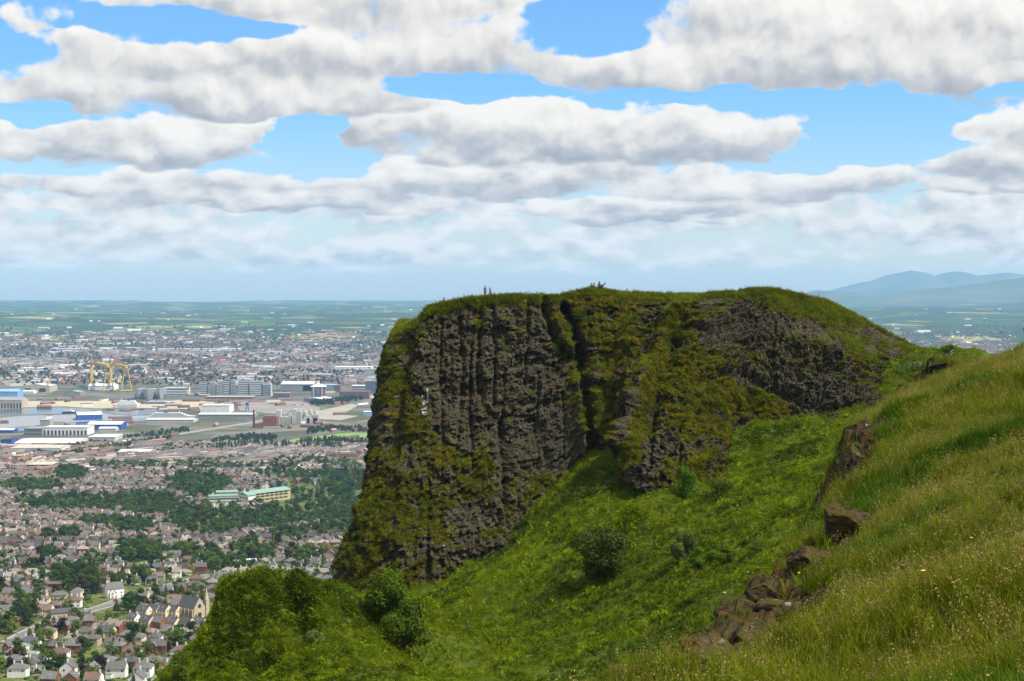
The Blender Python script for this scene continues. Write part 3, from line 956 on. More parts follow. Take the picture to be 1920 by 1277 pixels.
kn = np.exp(-(((SX + 21) / 9) ** 2 + ((SY - 133) / 14) ** 2))
SZ = SZ + kn * ((ridged(q / 3.6, 3, 55) - 0.62) * 3.6 + (ridged(q / 1.3, 2, 56) - 0.6) * 1.0)
for (px, py, Y, r, h) in [(1345, 950, 196, 5, 1.0), (1390, 960, 192, 5, 1.0), (1200, 985, 192, 4, 1.6), (1060, 1110, 178, 4, 1.3)]:
    c = at(px, py, Y)
    SZ = SZ + h * np.exp(-((SX - c[0]) ** 2 + ((SY - c[1]) * 0.6) ** 2) / r ** 2)
# the rib that runs down from the rock toe
_g = [(p[0], p[1]) for p in (at(548, 1105, 139), at(566, 1160, 136), at(575, 1230, 132))]
_d, _t = pl_dist(SX, SY, _g)
SZ = SZ - 1.8 * np.exp(-(_d / 1.1) ** 2)
rp = np.array([at(1275, 925, 205), at(1235, 955, 200), at(1195, 985, 196), at(1165, 1010, 192)])
dd, _t = pl_dist(SX, SY, [(p[0], p[1]) for p in rp])
SZ = SZ + 1.6 * np.exp(-(dd / 2.2) ** 2)
SZ = np.maximum(SZ, gz(SX, SY) - 2)
slope_m = solid('slope_turf', (0.040, 0.066, 0.005), (0.066, 0.088, 0.007), 0.5, 0.95, 0.1)
SV = v3(SX, SY, SZ)
slope = link('slope', mesh_np('slope', SV, grid_faces(len(sy), len(sx)), [slope_m], smooth=True))
tag(slope, kind='structure')
from math import floor as _fl
def slope_z(x, y):
    i = np.clip(np.searchsorted(sy, y) - 1, 0, len(sy) - 2); j = np.clip(np.searchsorted(sx, x) - 1, 0, len(sx) - 2)
    u = (y - sy[i]) / (sy[i + 1] - sy[i]); v = (x - sx[j]) / (sx[j + 1] - sx[j])
    return (SZ[i, j] * (1 - u) * (1 - v) + SZ[i + 1, j] * u * (1 - v) + SZ[i, j + 1] * (1 - u) * v + SZ[i + 1, j + 1] * u * v)

# ================================================================== HILLSIDE the camera stands on
ED = [(1180, 1330, 20), (1250, 1277, 23), (1300, 1200, 27), (1350, 1130, 31), (1420, 1075, 35), (1480, 1045, 38.5), (1530, 975, 43), (1572, 945, 46), (1585, 880, 50), (1605, 825, 58), (1650, 792, 75), (1700, 757, 95), (1745, 733, 120), (1790, 712, 150), (1835, 700, 180)]
EP = np.array([at(*p) for p in ED])
EP = np.concatenate([np.array([(-5, -30, 328.2), (-4.5, -10, 327.8), (-3.2, 3, 327.0), (-1.2, 11, 325.6)]), EP])
hyv = np.concatenate([np.linspace(-28, 14, 60)[:-1], np.linspace(14, 60, 300)[:-1], np.linspace(60, 190, 280)])
qq = np.concatenate([-np.geomspace(9, 0.15, 50), np.linspace(0, 14, 190)[0:], np.geomspace(14.3, 70, 40)])
def e_at(y):
    return np.interp(y, EP[:, 1], EP[:, 0]), np.interp(y, EP[:, 1], EP[:, 2])
xe, ze = e_at(hyv)
for _ in range(4):
    xe = np.convolve(np.pad(xe, 4, 'edge'), np.ones(9) / 9, 'valid'); ze = np.convolve(np.pad(ze, 4, 'edge'), np.ones(9) / 9, 'valid')
def hill_z(x, y):
    x_e, z_e = np.interp(y, hyv, xe), np.interp(y, hyv, ze)
    q_ = x - x_e
    jag = (fbm(v3(y / 2.2, 0 * y, 0.4), 3, 61) - 0.5) * 1.4
    q_ = q_ + jag * np.exp(-np.abs(q_) / 2.0)
    st_ = np.interp(y, [-30, 0, 14, 30, 60, 90, 130, 190], [0.30, 0.30, .36, .42, .50, .60, .36, .22])
    rise = np.where(q_ > 0, st_ * 9.0 * (1 - np.exp(-np.maximum(q_, 0) / 9.0)) + np.maximum(q_ - 9, 0) * .10, 0)
    drop = np.where(q_ < 0, 1.7 * (-q_) + 0.5 * (1 - np.exp(q_ / 0.5)), 0)
    P_ = v3(x, y, 0 * x)
    n_ = (fbm(P_ / 6.0, 3, 62) - 0.5) * 2.1 + (fbm(P_ / 1.7, 3, 63) - 0.5) * 0.85
    n_ = n_ * np.clip(y / 18, 0.25, 1.0)
    return z_e + rise - drop + n_
HX = xe[:, None] + qq[None]
HY = hyv[:, None] + 0 * qq[None]
HZ = hill_z(HX, HY)
HV2 = v3(HX, HY, HZ)
# crag faces in the brow: rock shows where the bank is steep
_rk = sstep(16, 20, HY) * sstep(39.5, 36.5, HY) * sstep(2.7, 1.9, HX - np.interp(HY, hyv, xe) + (fbm(HV2 / 1.5, 3, 68) - .5) * 1.6)
_rk = np.maximum(_rk, sstep(45, 47, HY) * sstep(56, 53, HY) * sstep(1.5, .7, qq[None] + (fbm(HV2 / 1.2, 2, 69) - .5) * 1.2))
_rk = np.clip(_rk * 1.6 + (fbm(HV2 / 1.2, 3, 66) - 0.5) * 1.3, 0, 1) * (_rk > 0.05)
_rk = np.maximum(_rk, sstep(-0.5, -1.5, qq)[None] * (HY > 12) * (HY < 60) * 0.9)
HZ = HZ - 0.30 * _rk * sstep(.2, .9, qq)[None]
HZ = HZ + _rk * (ridged(v3(HX / 0.9, HY / 0.9, HZ / 0.7), 4, 67) - 0.6) * 1.3
HV2 = v3(HX, HY, HZ)
tm, K, tb, _o = new_mat('brow_turf')
pos = K.n('ShaderNodeNewGeometry').outputs['Position']
rkA = K.n('ShaderNodeAttribute', attribute_name='rock').outputs['Fac']
a1 = K.noise(pos, 0.5, 5.0, 0.6).outputs[0]; a2 = K.noise(pos, 5.0, 5.0, 0.7).outputs[0]; a3 = K.noise(pos, 1.7, 4.0, 0.6).outputs[0]
turf = K.mix(K.ss(a1, 0.4, 0.6), (0.055, 0.075, 0.009), (0.085, 0.085, 0.016))
rk = K.mix(K.ss(a2, 0.35, 0.65), (0.010, 0.008, 0.004), (0.060, 0.044, 0.020))
rk = K.mix(K.ss(a3, 0.48, 0.64), rk, (0.060, 0.036, 0.006))
rk = K.mix(K.ss(K.noise(pos, 2.6, 2.0, 0.4).outputs[0], 0.73, 0.76), rk, (0.32, 0.30, 0.27))
K._set(tb.inputs['Base Color'], K.mix(K.ss(rkA, 0.35, 0.55), turf, rk))
tb.inputs['Roughness'].default_value = 0.95
tb.inputs['Specular IOR Level'].default_value = 0.08
bp = K.n('ShaderNodeBump'); bp.inputs['Strength'].default_value = 0.8; bp.inputs['Distance'].default_value = 0.06
K._set(bp.inputs['Height'], a2); K.nt.links.new(bp.outputs[0], tb.inputs['Normal'])
hme2 = mesh_np('hillside', HV2, grid_faces(len(hyv), len(qq)), [tm], smooth=False)
fattr(hme2, 'rock', _rk)
hillside = link('hillside', hme2)
tag(hillside, kind='structure')

def hit(px, py, zf, y0, y1, step=.25):
    """first point of a ray through a pixel on a height field"""
    for Y in np.arange(y0, y1, step):
        p = at(px, py, Y)
        if p[2] <= float(zf(p[0], p[1])): return p
    return at(px, py, y1)

# ================================================================== PLANTS ON THE HILL
rp_ = random.Random(5)
g_green = leaf_mat('grass_blade', (0.085, 0.145, 0.004), (0.150, 0.185, 0.006), 0.22, 0.35, 0.35, (0.15, 0.18, 0.006))
g_dark = leaf_mat('lush_blade', (0.042, 0.095, 0.004), (0.070, 0.125, 0.006), 0.3, 0.35, 0.3)
g_dry = leaf_mat('dry_blade', (0.14, 0.155, 0.010), (0.19, 0.18, 0.014), 0.3, 0.3, 0.3, (0.25, 0.20, 0.035))
g_head = leaf_mat('seed_head', (0.22, 0.155, 0.050), (0.32, 0.24, 0.10), 0.8, 0.35, 0.25)
g_fern = leaf_mat('bracken_frond', (0.118, 0.180, 0.003), (0.165, 0.220, 0.005), 0.07, 0.35, 0.4)
g_fern2 = leaf_mat('heather_and_shade_frond', (0.050, 0.090, 0.003), (0.090, 0.125, 0.005), 0.12, 0.45, 0.25)  # dark growth in random patches, also the colour of the imitated slope shade
g_moss = leaf_mat('moss_cushion', (0.085, 0.085, 0.004), (0.135, 0.102, 0.005), 0.30, 0.4, 0.2)
g_moss2 = leaf_mat('olive_moss', (0.040, 0.050, 0.004), (0.085, 0.078, 0.005), 0.30, 0.45, 0.2)
hill_src = [blade_tuft('grass_tuft', g_green, 30, 0.42, 0.20, 0.013, 0.6, g_head, rp_, 0.008),
            blade_tuft('grass_tuft', g_green, 28, 0.52, 0.18, 0.013, 0.7, g_head, rp_, 0.03),
            blade_tuft('grass_tuft', g_dark, 34, 0.36, 0.22, 0.017, 0.75, None, rp_),
            blade_tuft('grass_tuft', g_dry, 24, 0.50, 0.20, 0.011, 0.6, g_head, rp_, 0.10),
            blade_tuft('grass_tuft', g_dry, 12, 0.62, 0.20, 0.010, 0.45, g_head, rp_, 0.3)]
# hillside grass: dense where it is near, thinner tufts that grow larger farther off
cy_ = 0.5 * (HV2[:-1, :-1] + HV2[1:, 1:])
ctr_px, ctr_py = proj(np.where(cy_[..., 1:2] > 8, cy_, np.array([-900., 9., 320])))
inview = (cy_[..., 1] > 9) & (ctr_px < 2010) & (ctr_px > 1150) & (ctr_py < 1400)
dist = np.maximum(cy_[..., 1], 12)
rkc = 0.25 * (_rk[:-1, :-1] + _rk[1:, :-1] + _rk[:-1, 1:] + _rk[1:, 1:])
wide = (cy_[..., 1] > 5) & (cy_[..., 1] < 120) & (qq[None, :-1] < 34)
wgt = np.maximum(inview, 0.30 * wide) * np.minimum(1.0, (30. / dist) ** 1.3) * (1 - sstep(0.22, 0.45, rkc) * 0.985)
NG = 105000
P, nn, gi_, gj_ = sample_grid(HV2, wgt, NG, RNG)
dd = P[:, 1]
pat = fbm(P / 3.2, 3, 71)
pat2 = fbm(P / 1.3, 2, 72)
pick = np.where(pat > 0.535, 2, np.where(pat2 > 0.60, 1, 0))
pick = np.where((pat < 0.44) & (RNG.random(NG) < 0.18), 3, pick)
pick = np.where(RNG.random(NG) < 0.025, 4, pick)
pick = np.where((pick == 0) & (RNG.random(NG) < 0.3), 1, pick)
sc_ = RNG.uniform(0.6, 1.25, NG) * np.clip((dd / 32.) ** 0.3, 0.8, 1.25) * (0.7 + 0.6 * pat2)
bright = sstep(0.42, 0.6, fbm(P / 5., 2, 73))
up_ = nn.copy(); up_ = up_ * 0.5 + np.array([-0.10, 0.05, 0.9]); up_ /= np.linalg.norm(up_, axis=1)[:, None]
up_ += RNG.normal(0, 0.14, up_.shape); up_ /= np.linalg.norm(up_, axis=1)[:, None]
scatter('hillside_grass', P, euler_from_normals(up_, RNG.uniform(0, 6.28, NG)), sc_, pick, hill_src,
        'tall seeding grass in green and straw tufts on the near hillside', 'grass')

# slope: bracken, bilberry and short grass
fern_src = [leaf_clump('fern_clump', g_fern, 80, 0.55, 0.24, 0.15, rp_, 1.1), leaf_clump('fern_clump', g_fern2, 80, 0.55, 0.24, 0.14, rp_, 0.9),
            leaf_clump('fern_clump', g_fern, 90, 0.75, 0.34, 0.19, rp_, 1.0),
            blade_tuft('fern_clump', g_green, 44, 0.42, 0.5, 0.035, 0.9, None, rp_)]
cs = 0.5 * (SV[:-1, :-1] + SV[1:, 1:])
spx, spy = proj(cs)
ins = (spx > 280) & (spx < 1840) & (spy < 1330) & (spy > 640)
ws = ins * np.minimum(1.0, (125. / cs[..., 1]) ** 1.2) * (SX[:-1, :-1] > -42) * (1 + 1.6 * np.exp(-(((cs[..., 0] + 21) / 9) ** 2 + ((cs[..., 1] - 131) / 13) ** 2)))
NS_ = 110000
P, nn, gi_, gj_ = sample_grid(SV, ws, NS_, RNG)
pat = fbm(P / 7., 3, 81); pat2 = fbm(P / 2.2, 2, 82)
pick = np.where(pat > 0.56, 1, np.where(pat2 > 0.58, 2, 0))
pick = np.where((pat < 0.535) & (RNG.random(NS_) < 0.75), 3, pick)
kn_ = np.exp(-(((P[:, 0] + 21) / 10) ** 2 + ((P[:, 1] - 133) / 16) ** 2))
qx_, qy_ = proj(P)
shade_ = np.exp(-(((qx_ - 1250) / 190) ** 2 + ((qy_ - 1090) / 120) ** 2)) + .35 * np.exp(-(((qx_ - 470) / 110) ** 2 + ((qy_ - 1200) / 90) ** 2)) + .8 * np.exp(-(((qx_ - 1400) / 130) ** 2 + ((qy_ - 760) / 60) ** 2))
pick = np.where(RNG.random(NS_) < np.clip(shade_ * .8, 0, .65), 1, pick)      # extra dark clumps imitate shade on parts of the slope and knoll
sc_ = RNG.uniform(0.55, 1.15, NS_) * np.clip(P[:, 1] / 140., 0.8, 1.5) * (0.6 + 0.9 * pat2) * (1 + 0.15 * kn_)
up_ = nn * 0.7 + np.array([0, 0, 0.5]); up_ += RNG.normal(0, .18, up_.shape); up_ /= np.linalg.norm(up_, axis=1)[:, None]
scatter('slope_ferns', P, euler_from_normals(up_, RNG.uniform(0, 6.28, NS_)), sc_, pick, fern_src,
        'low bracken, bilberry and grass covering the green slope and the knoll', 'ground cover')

# cliff: moss cushions on ledges, grass along the lip and on the shoulder
moss_src = [leaf_clump('moss_clump', g_moss, 44, 0.42, 0.26, 0.15, rp_, 0.2, -0.08), leaf_clump('moss_clump', g_moss2, 44, 0.42, 0.26, 0.14, rp_, 0.2, -0.08),
            blade_tuft('moss_clump', g_green, 18, 0.55, 0.35, 0.06, 0.9, None, rp_), blade_tuft('moss_clump', g_dry, 14, 0.55, 0.30, 0.045, 0.8, g_head, rp_, .3)]
HVf = np.concatenate([HV, HV[:, :1]], 1)
vegf = np.concatenate([veg, veg[:, :1]], 1)
ch = 0.5 * (HVf[:-1, :-1] + HVf[1:, 1:])
vg_ = 0.25 * (vegf[:-1, :-1] + vegf[1:, :-1] + vegf[:-1, 1:] + vegf[1:, 1:])
frontf = (us < NF + 0.5)[None] & (ch[..., 1] < 292)
wh_ = sstep(0.35, 0.75, vg_) * frontf
tf = 0.5 * (tfull[:-1] + tfull[1:])[:, None]
wh_ = wh_ * np.where(tf < 0, np.exp(tf * 6.0) * 0.8 + 0.05, 1.0)
NM = 52000
P, nn, gi_, gj_ = sample_grid(HVf, wh_, NM, RNG)
if nn[:, 1].mean() > 0: nn = -nn
tpos = tfull[gi_]
pat = fbm(P / 4., 3, 91)
grassy = (tpos < 0.04) | ((us[gj_ % NS] < 8) & (tpos < 0.4))
pick = np.where(pat > 0.5, 0, 1)
pick = np.where(grassy, np.where(RNG.random(NM) < 0.22, 3, np.where(RNG.random(NM) < .35, 1, 2)), pick)
pick = np.where((~grassy) & (RNG.random(NM) < 0.10), 2, pick)
sc_ = RNG.uniform(0.5, 1.2, NM) * (0.6 + 0.8 * vg_[gi_, gj_]) * np.where(tpos < 0, 0.62, 1.0)
up_ = nn * 0.6 + np.array([0, 0, 0.65]); up_ += RNG.normal(0, .15, up_.shape); up_ /= np.linalg.norm(up_, axis=1)[:, None]
scatter('cliff_moss', P, euler_from_normals(up_, RNG.uniform(0, 6.28, NM)), sc_, pick, moss_src,
        'ochre moss cushions and grass clinging to the cliff and its top edge', 'moss')

# ------------------------------------------------------------------ trees and bushes that stand alone
bark_m = solid('bark', (0.06, 0.048, 0.036), (0.10, 0.085, 0.065), 4.0, 0.95)
def crown_mesh(name, mat, lobes, n, size, rng, thin=0.6, fill=0.62):
    """leaves spread through several lobes (x,y,z,rx,rz)"""
    V, F, T = [], [], []
    wts = [l[3] ** 2 * l[4] for l in lobes]
    for k in range(n):
        l = rng.choices(lobes, wts)[0]
        d = Vector((rng.gauss(0, 1), rng.gauss(0, 1), rng.gauss(0, 1))).normalized()
        r = rng.uniform(fill, 1.0) * (1 + rng.gauss(0, .06))
        p = Vector((l[0] + d.x * l[3] * r, l[1] + d.y * l[3] * r, l[2] + d.z * l[4] * r))
        nr = (d + Vector((rng.gauss(0, .55), rng.gauss(0, .55), .35 + rng.gauss(0, .45)))).normalized()
        a = nr.orthogonal().normalized()
        a.rotate(Matrix.Rotation(rng.uniform(0, 6.28), 3, nr))
        b_ = nr.cross(a)
        s = size * rng.uniform(0.6, 1.4)
        b = len(V)
        V += [tuple(p - a * s * .5), tuple(p + b_ * s * .5 * thin), tuple(p + a * s * .5 - nr * s * .15), tuple(p - b_ * s * .5 * thin)]
        F.append((b, b + 1, b + 2, b + 3)); T += [0, .5, 1, .5]
    me = bpy.data.meshes.new(name)
    me.from_pydata(V, [], F)
    me.materials.append(mat)
    fattr(me, 'tip', T)
    me.update()
    return me
def trunk_mesh(name, h, r, lobes, rng, k=7):
    m = MB()
    m.tube([(0, 0, -0.5), (rng.gauss(0, .05) * h, rng.gauss(0, .05) * h, h * 0.5), (rng.gauss(0, .05) * h, rng.gauss(0, .05) * h, h)], r, r * 0.45, bark_m, k)
    for l in lobes[:7]:
        b0 = Vector((0, 0, h * rng.uniform(0.35, 0.8)))
        e_ = Vector((l[0], l[1], l[2]))
        m.tube([b0, b0.lerp(e_, .5) + Vector((0, 0, .05 * h)), e_], r * .45, r * .12, bark_m, 5)
    return m.mesh(name)
lf_syc = leaf_mat('sycamore_leaf', (0.055, 0.110, 0.008), (0.085, 0.140, 0.010), 0.3, 0.3, 0.3)
lf_haw = leaf_mat('hawthorn_leaf', (0.020, 0.042, 0.006), (0.040, 0.062, 0.008), 0.5, 0.3, 0.12, (0.07, 0.085, 0.012))
lf_pale = leaf_mat('willow_leaf', (0.080, 0.120, 0.022), (0.11, 0.150, 0.024), 0.5, 0.3, 0.3, (0.17, 0.20, 0.09))
lf_bright = leaf_mat('rowan_leaf', (0.060, 0.105, 0.012), (0.10, 0.145, 0.014), 0.5, 0.3, 0.35)
def hill_tree(name, px, py, Y, h, w, mat, label, cat_, n, size, nl, seed, trunk=0.35, squash=1.0, onto=None, thin=.6):
    rng = random.Random(seed)
    p = hit(px, py, slope_z, 60, 285) if onto is None else at(px, py, Y)
    z = onto if onto is not None else float(slope_z(p[0], p[1]))
    r = empty(name, (p[0], p[1], z), rng.uniform(0, 6.28), label, cat_)
    lobes = []
    for i in range(nl):
        a, q_ = rng.uniform(0, 6.28), rng.uniform(0.15, 0.62) * w
        zz = h * (trunk + (1 - trunk) * rng.uniform(0.12, 0.82))
        f = 1 - 0.55 * max(0, (zz / h - 0.5)) * 2
        lobes.append((math.cos(a) * q_ * f, math.sin(a) * q_ * f, zz, w * rng.uniform(.26, .42), h * (1 - trunk) * rng.uniform(.17, .27) * squash))
    link('crown', crown_mesh('crown', mat, lobes, n, size, rng, thin), r)
    link('trunk', trunk_mesh('trunk', h * trunk * 1.6, 0.05 * h, lobes, rng), r)
    return r
hill_tree('sycamore_tree', 722, 1172, 168, 5.4, 3.3, lf_syc, 'darker rear sycamore growing between the mossy knoll and the cliff foot', 'tree', 5200, .28, 14, 2, .15)
hill_tree('sycamore_tree', 758, 1225, 150, 5.0, 3.0, lf_syc, 'bright front sycamore at the right foot of the mossy knoll', 'tree', 5200, .27, 14, 3, .1)
hill_tree('hawthorn_bush', 1128, 1092, 180, 6.6, 4.6, lf_haw, 'large dark hawthorn bush alone in the middle of the green slope', 'bush', 11000, .27, 18, 4, .06)
hill_tree('rowan_bush', 1286, 935, 206, 4.3, 2.2, lf_syc, 'small upright green bush just below the rock toe of the cliff', 'bush', 3000, .24, 10, 5, .1)
hill_tree('willow_bush', 1284, 1058, 150, 3.6, 1.9, lf_pale, 'pale silvery bush on the slope right of the dark hawthorn', 'bush', 4000, .2, 9, 6, .06)
hill_tree('willow_bush', 1318, 1060, 148, 2.1, 1.9, lf_syc, 'low dark green bush touching the pale silvery bush on its right', 'bush', 2600, .2, 8, 7, .03)
hill_tree('rowan_bush', 1362, 1058, 146, 2.2, 1.7, lf_syc, 'round green bush furthest right of the three slope bushes', 'bush', 2400, .2, 8, 8, .03)
hill_tree('rowan_bush', 1415, 1040, 132, 1.5, 1.7, lf_bright, 'flat light green bush just above the yellow grass of the brow', 'bush', 900, .16, 6, 9, .02)
hill_tree('fern_patch', 1345, 930, 198, 2.4, 4.6, lf_bright, 'mound of bright yellow green bracken right of the upright bush', 'fern', 2600, .24, 12, 10, .0, .8)
hill_tree('willow_bush', 590, 1220, 131, 2.2, 1.0, lf_pale, 'slim pale leafed sapling on the front of the mossy knoll', 'bush', 700, .17, 6, 11, .1)
hill_tree('elder_bush', 332, 1290, 122, 3.2, 1.8, lf_bright, 'yellow green leafy bush at the left bottom of the mossy knoll', 'bush', 1600, .2, 9, 12, .0, 1.0, float(at(332, 1290, 122)[2]))
hill_tree('hawthorn_bush', 1778, 668, 258, 2.3, 1.6, lf_haw, 'small wind bent hawthorn on the skyline beside the saddle fence', 'bush', 900, .16, 7, 13, .15)
# gorse along the skyline bump at the right edge
pR = hit(1885, 668, hill_z, 40, 180, .2)
hill_tree('gorse_bush', 1885, 668, float(pR[1]), 1.5, 1.6, lf_haw, 'dark low gorse bush on the right skyline bump', 'bush', 1500, .11, 8, 14, .0, 1.0, float(hill_z(pR[0], pR[1])) - .2)
pR = at(1953, 640, 62)
hill_tree('hawthorn_tree', 1953, 640, 62, 2.9, 1.15, lf_haw, 'dark hawthorn reaching in from the right edge of the view', 'tree', 1200, .11, 8, 15, .3, 1.0, float(hill_z(pR[0], pR[1])) - .1)

# ================================================================== CITY
M = {
 'red brick': solid('red_brick', (0.26, 0.095, 0.060), (0.20, 0.075, 0.05), 0.6, .9, .1, 0, .16),
 'brown brick': solid('brown_brick', (0.17, 0.105, 0.075), (0.13, 0.08, 0.06), 0.6, .9, .1, 0, .16),
 'cream rendered': solid('cream_render', (0.66, 0.57, 0.41), (0.58, 0.50, 0.36), 0.4, .9, .1, 0, .10),
 'white rendered': solid('white_render', (0.78, 0.76, 0.71), (0.70, 0.68, 0.63), 0.4, .9, .1, 0, .06),
 'buff rendered': solid('buff_render', (0.44, 0.35, 0.24), (0.38, 0.30, 0.21), 0.4, .9, .1, 0, .12),
 'grey slate': solid('grey_slate', (0.125, 0.118, 0.108), (0.090, 0.086, 0.080), 0.8, .62, .35, 0, .2),
 'dark slate': solid('dark_slate', (0.060, 0.062, 0.070), (0.085, 0.083, 0.085), 0.8, .62, .35, 0, .2),
 'brown tiled': solid('brown_tile', (0.165, 0.105, 0.082), (0.12, 0.08, 0.065), 0.8, .8, .2, 0, .2),
 'pale tiled': solid('pale_tile', (0.25, 0.22, 0.18), (0.19, 0.17, 0.14), 0.8, .8, .2, 0, .15),
}
glass_m = solid('window_glass', (0.025, 0.03, 0.036), None, 1, .12, .6)
frame_m = solid('white_frame', (0.75, 0.75, 0.73))
door_m = solid('door_paint', (0.12, 0.05, 0.04), None, 1, .5, .3, 0, .5)
pot_m = solid('clay_pot', (0.32, 0.17, 0.10))
asph_m = solid('asphalt', (0.13, 0.125, 0.12), (0.17, 0.16, 0.15), 0.2, .95, .1)
pave_m = solid('pavement', (0.34, 0.31, 0.28), (0.28, 0.26, 0.24), 0.5, .95, .1)
_cache = {}
def shared(key, fn):
    if key not in _cache: _cache[key] = fn()
    return _cache[key]
def window_mesh():
    m = MB()
    m.box(-.62, .62, -.05, .03, -.02, 1.32, frame_m)
    m.box(-.53, -.03, -.07, 0, .07, 1.23, glass_m); m.box(.03, .53, -.07, 0, .07, 1.23, glass_m)
    return m.mesh('window')
def door_mesh():
    m = MB(); m.box(-.5, .5, -.06, .03, 0, 2.1, frame_m); m.box(-.42, .42, -.09, 0, .05, 2.0, door_m); return m.mesh('door')
def skylight_mesh():
    m = MB(); m.box(-.45, .45, -.6, .6, 0, .08, frame_m); m.box(-.36, .36, -.5, .5, .02, .12, glass_m); return m.mesh('skylight')
def chimney_mesh(wm):
    m = MB(); m.box(-.45, .45, -.3, .3, 0, 2.1, wm); m.box(-.52, .52, -.37, .37, 2.1, 2.25, wm)
    for x in (-.22, .22): m.lathe([(.13, 2.25), (.11, 2.7)], pot_m, 6, x, 0)
    return m.mesh('chimney')
def wall_gable(w, d, e, r, wm, base=-2.5):
    m = MB(); x, y = w / 2, d / 2
    m.poly([(-x, -y, base), (x, -y, base), (x, y, base), (-x, y, base), (-x, -y, e), (x, -y, e), (x, y, e), (-x, y, e), (-x, 0, r - .12), (x, 0, r - .12)],
           [(0, 1, 5, 4), (2, 3, 7, 6), (1, 2, 6, 9, 5), (3, 0, 4, 8, 7)], wm)
    return m.mesh('wall')
def wall_box(w, d, e, wm, base=-2.5):
    m = MB(); m.box(-w / 2, w / 2, -d / 2, d / 2, base, e, wm); return m.mesh('wall')
def roof_gable(w, d, e, r, rmat, ov=.35, th=.18):
    m = MB(); x = w / 2 + .15; y = d / 2 + ov; k = (r - e) / (d / 2); zb = e - ov * k
    V = []
    for s in (-x, x):
        V += [(s, -y, zb), (s, 0, r), (s, y, zb), (s, -y, zb + th), (s, 0, r + th * 1.2), (s, y, zb + th)]
    m.poly(V, [(0, 3, 9, 6), (3, 4, 10, 9), (4, 5, 11, 10), (5, 2, 8, 11), (0, 6, 7, 1), (1, 7, 8, 2), (0, 1, 4, 3), (1, 2, 5, 4), (6, 9, 10, 7), (7, 10, 11, 8)], rmat)
    return m.mesh('roof')
def roof_hip(w, d, e, r, rmat, ov=.4):
    m = MB(); x, y = w / 2 + ov, d / 2 + ov; rx = max(x - y, 0.3)
    V = [(-x, -y, e), (x, -y, e), (x, y, e), (-x, y, e), (-x, -y, e + .16), (x, -y, e + .16), (x, y, e + .16), (-x, y, e + .16), (-rx, 0, r), (rx, 0, r)]
    m.poly(V, [(0, 3, 2, 1), (0, 1, 5, 4), (1, 2, 6, 5), (2, 3, 7, 6), (3, 0, 4, 7), (4, 5, 9, 8), (6, 7, 8, 9), (5, 6, 9), (7, 4, 8)], rmat)
    return m.mesh('roof')
KINDS = {  # width, depth, eaves, ridge, form
 'gabled': (8.6, 8.2, 5.3, 8.6, 'g'), 'hipped': (11.5, 9.0, 5.3, 8.4, 'h'), 'square hipped': (9.6, 9.2, 5.2, 8.3, 'h'),
 'long gabled': (17.0, 8.4, 5.3, 8.6, 'g'), 'bungalow': (12.0, 8.6, 2.9, 6.2, 'h'), 'cross gabled': (10.5, 8.4, 5.3, 8.8, 'c'),
}
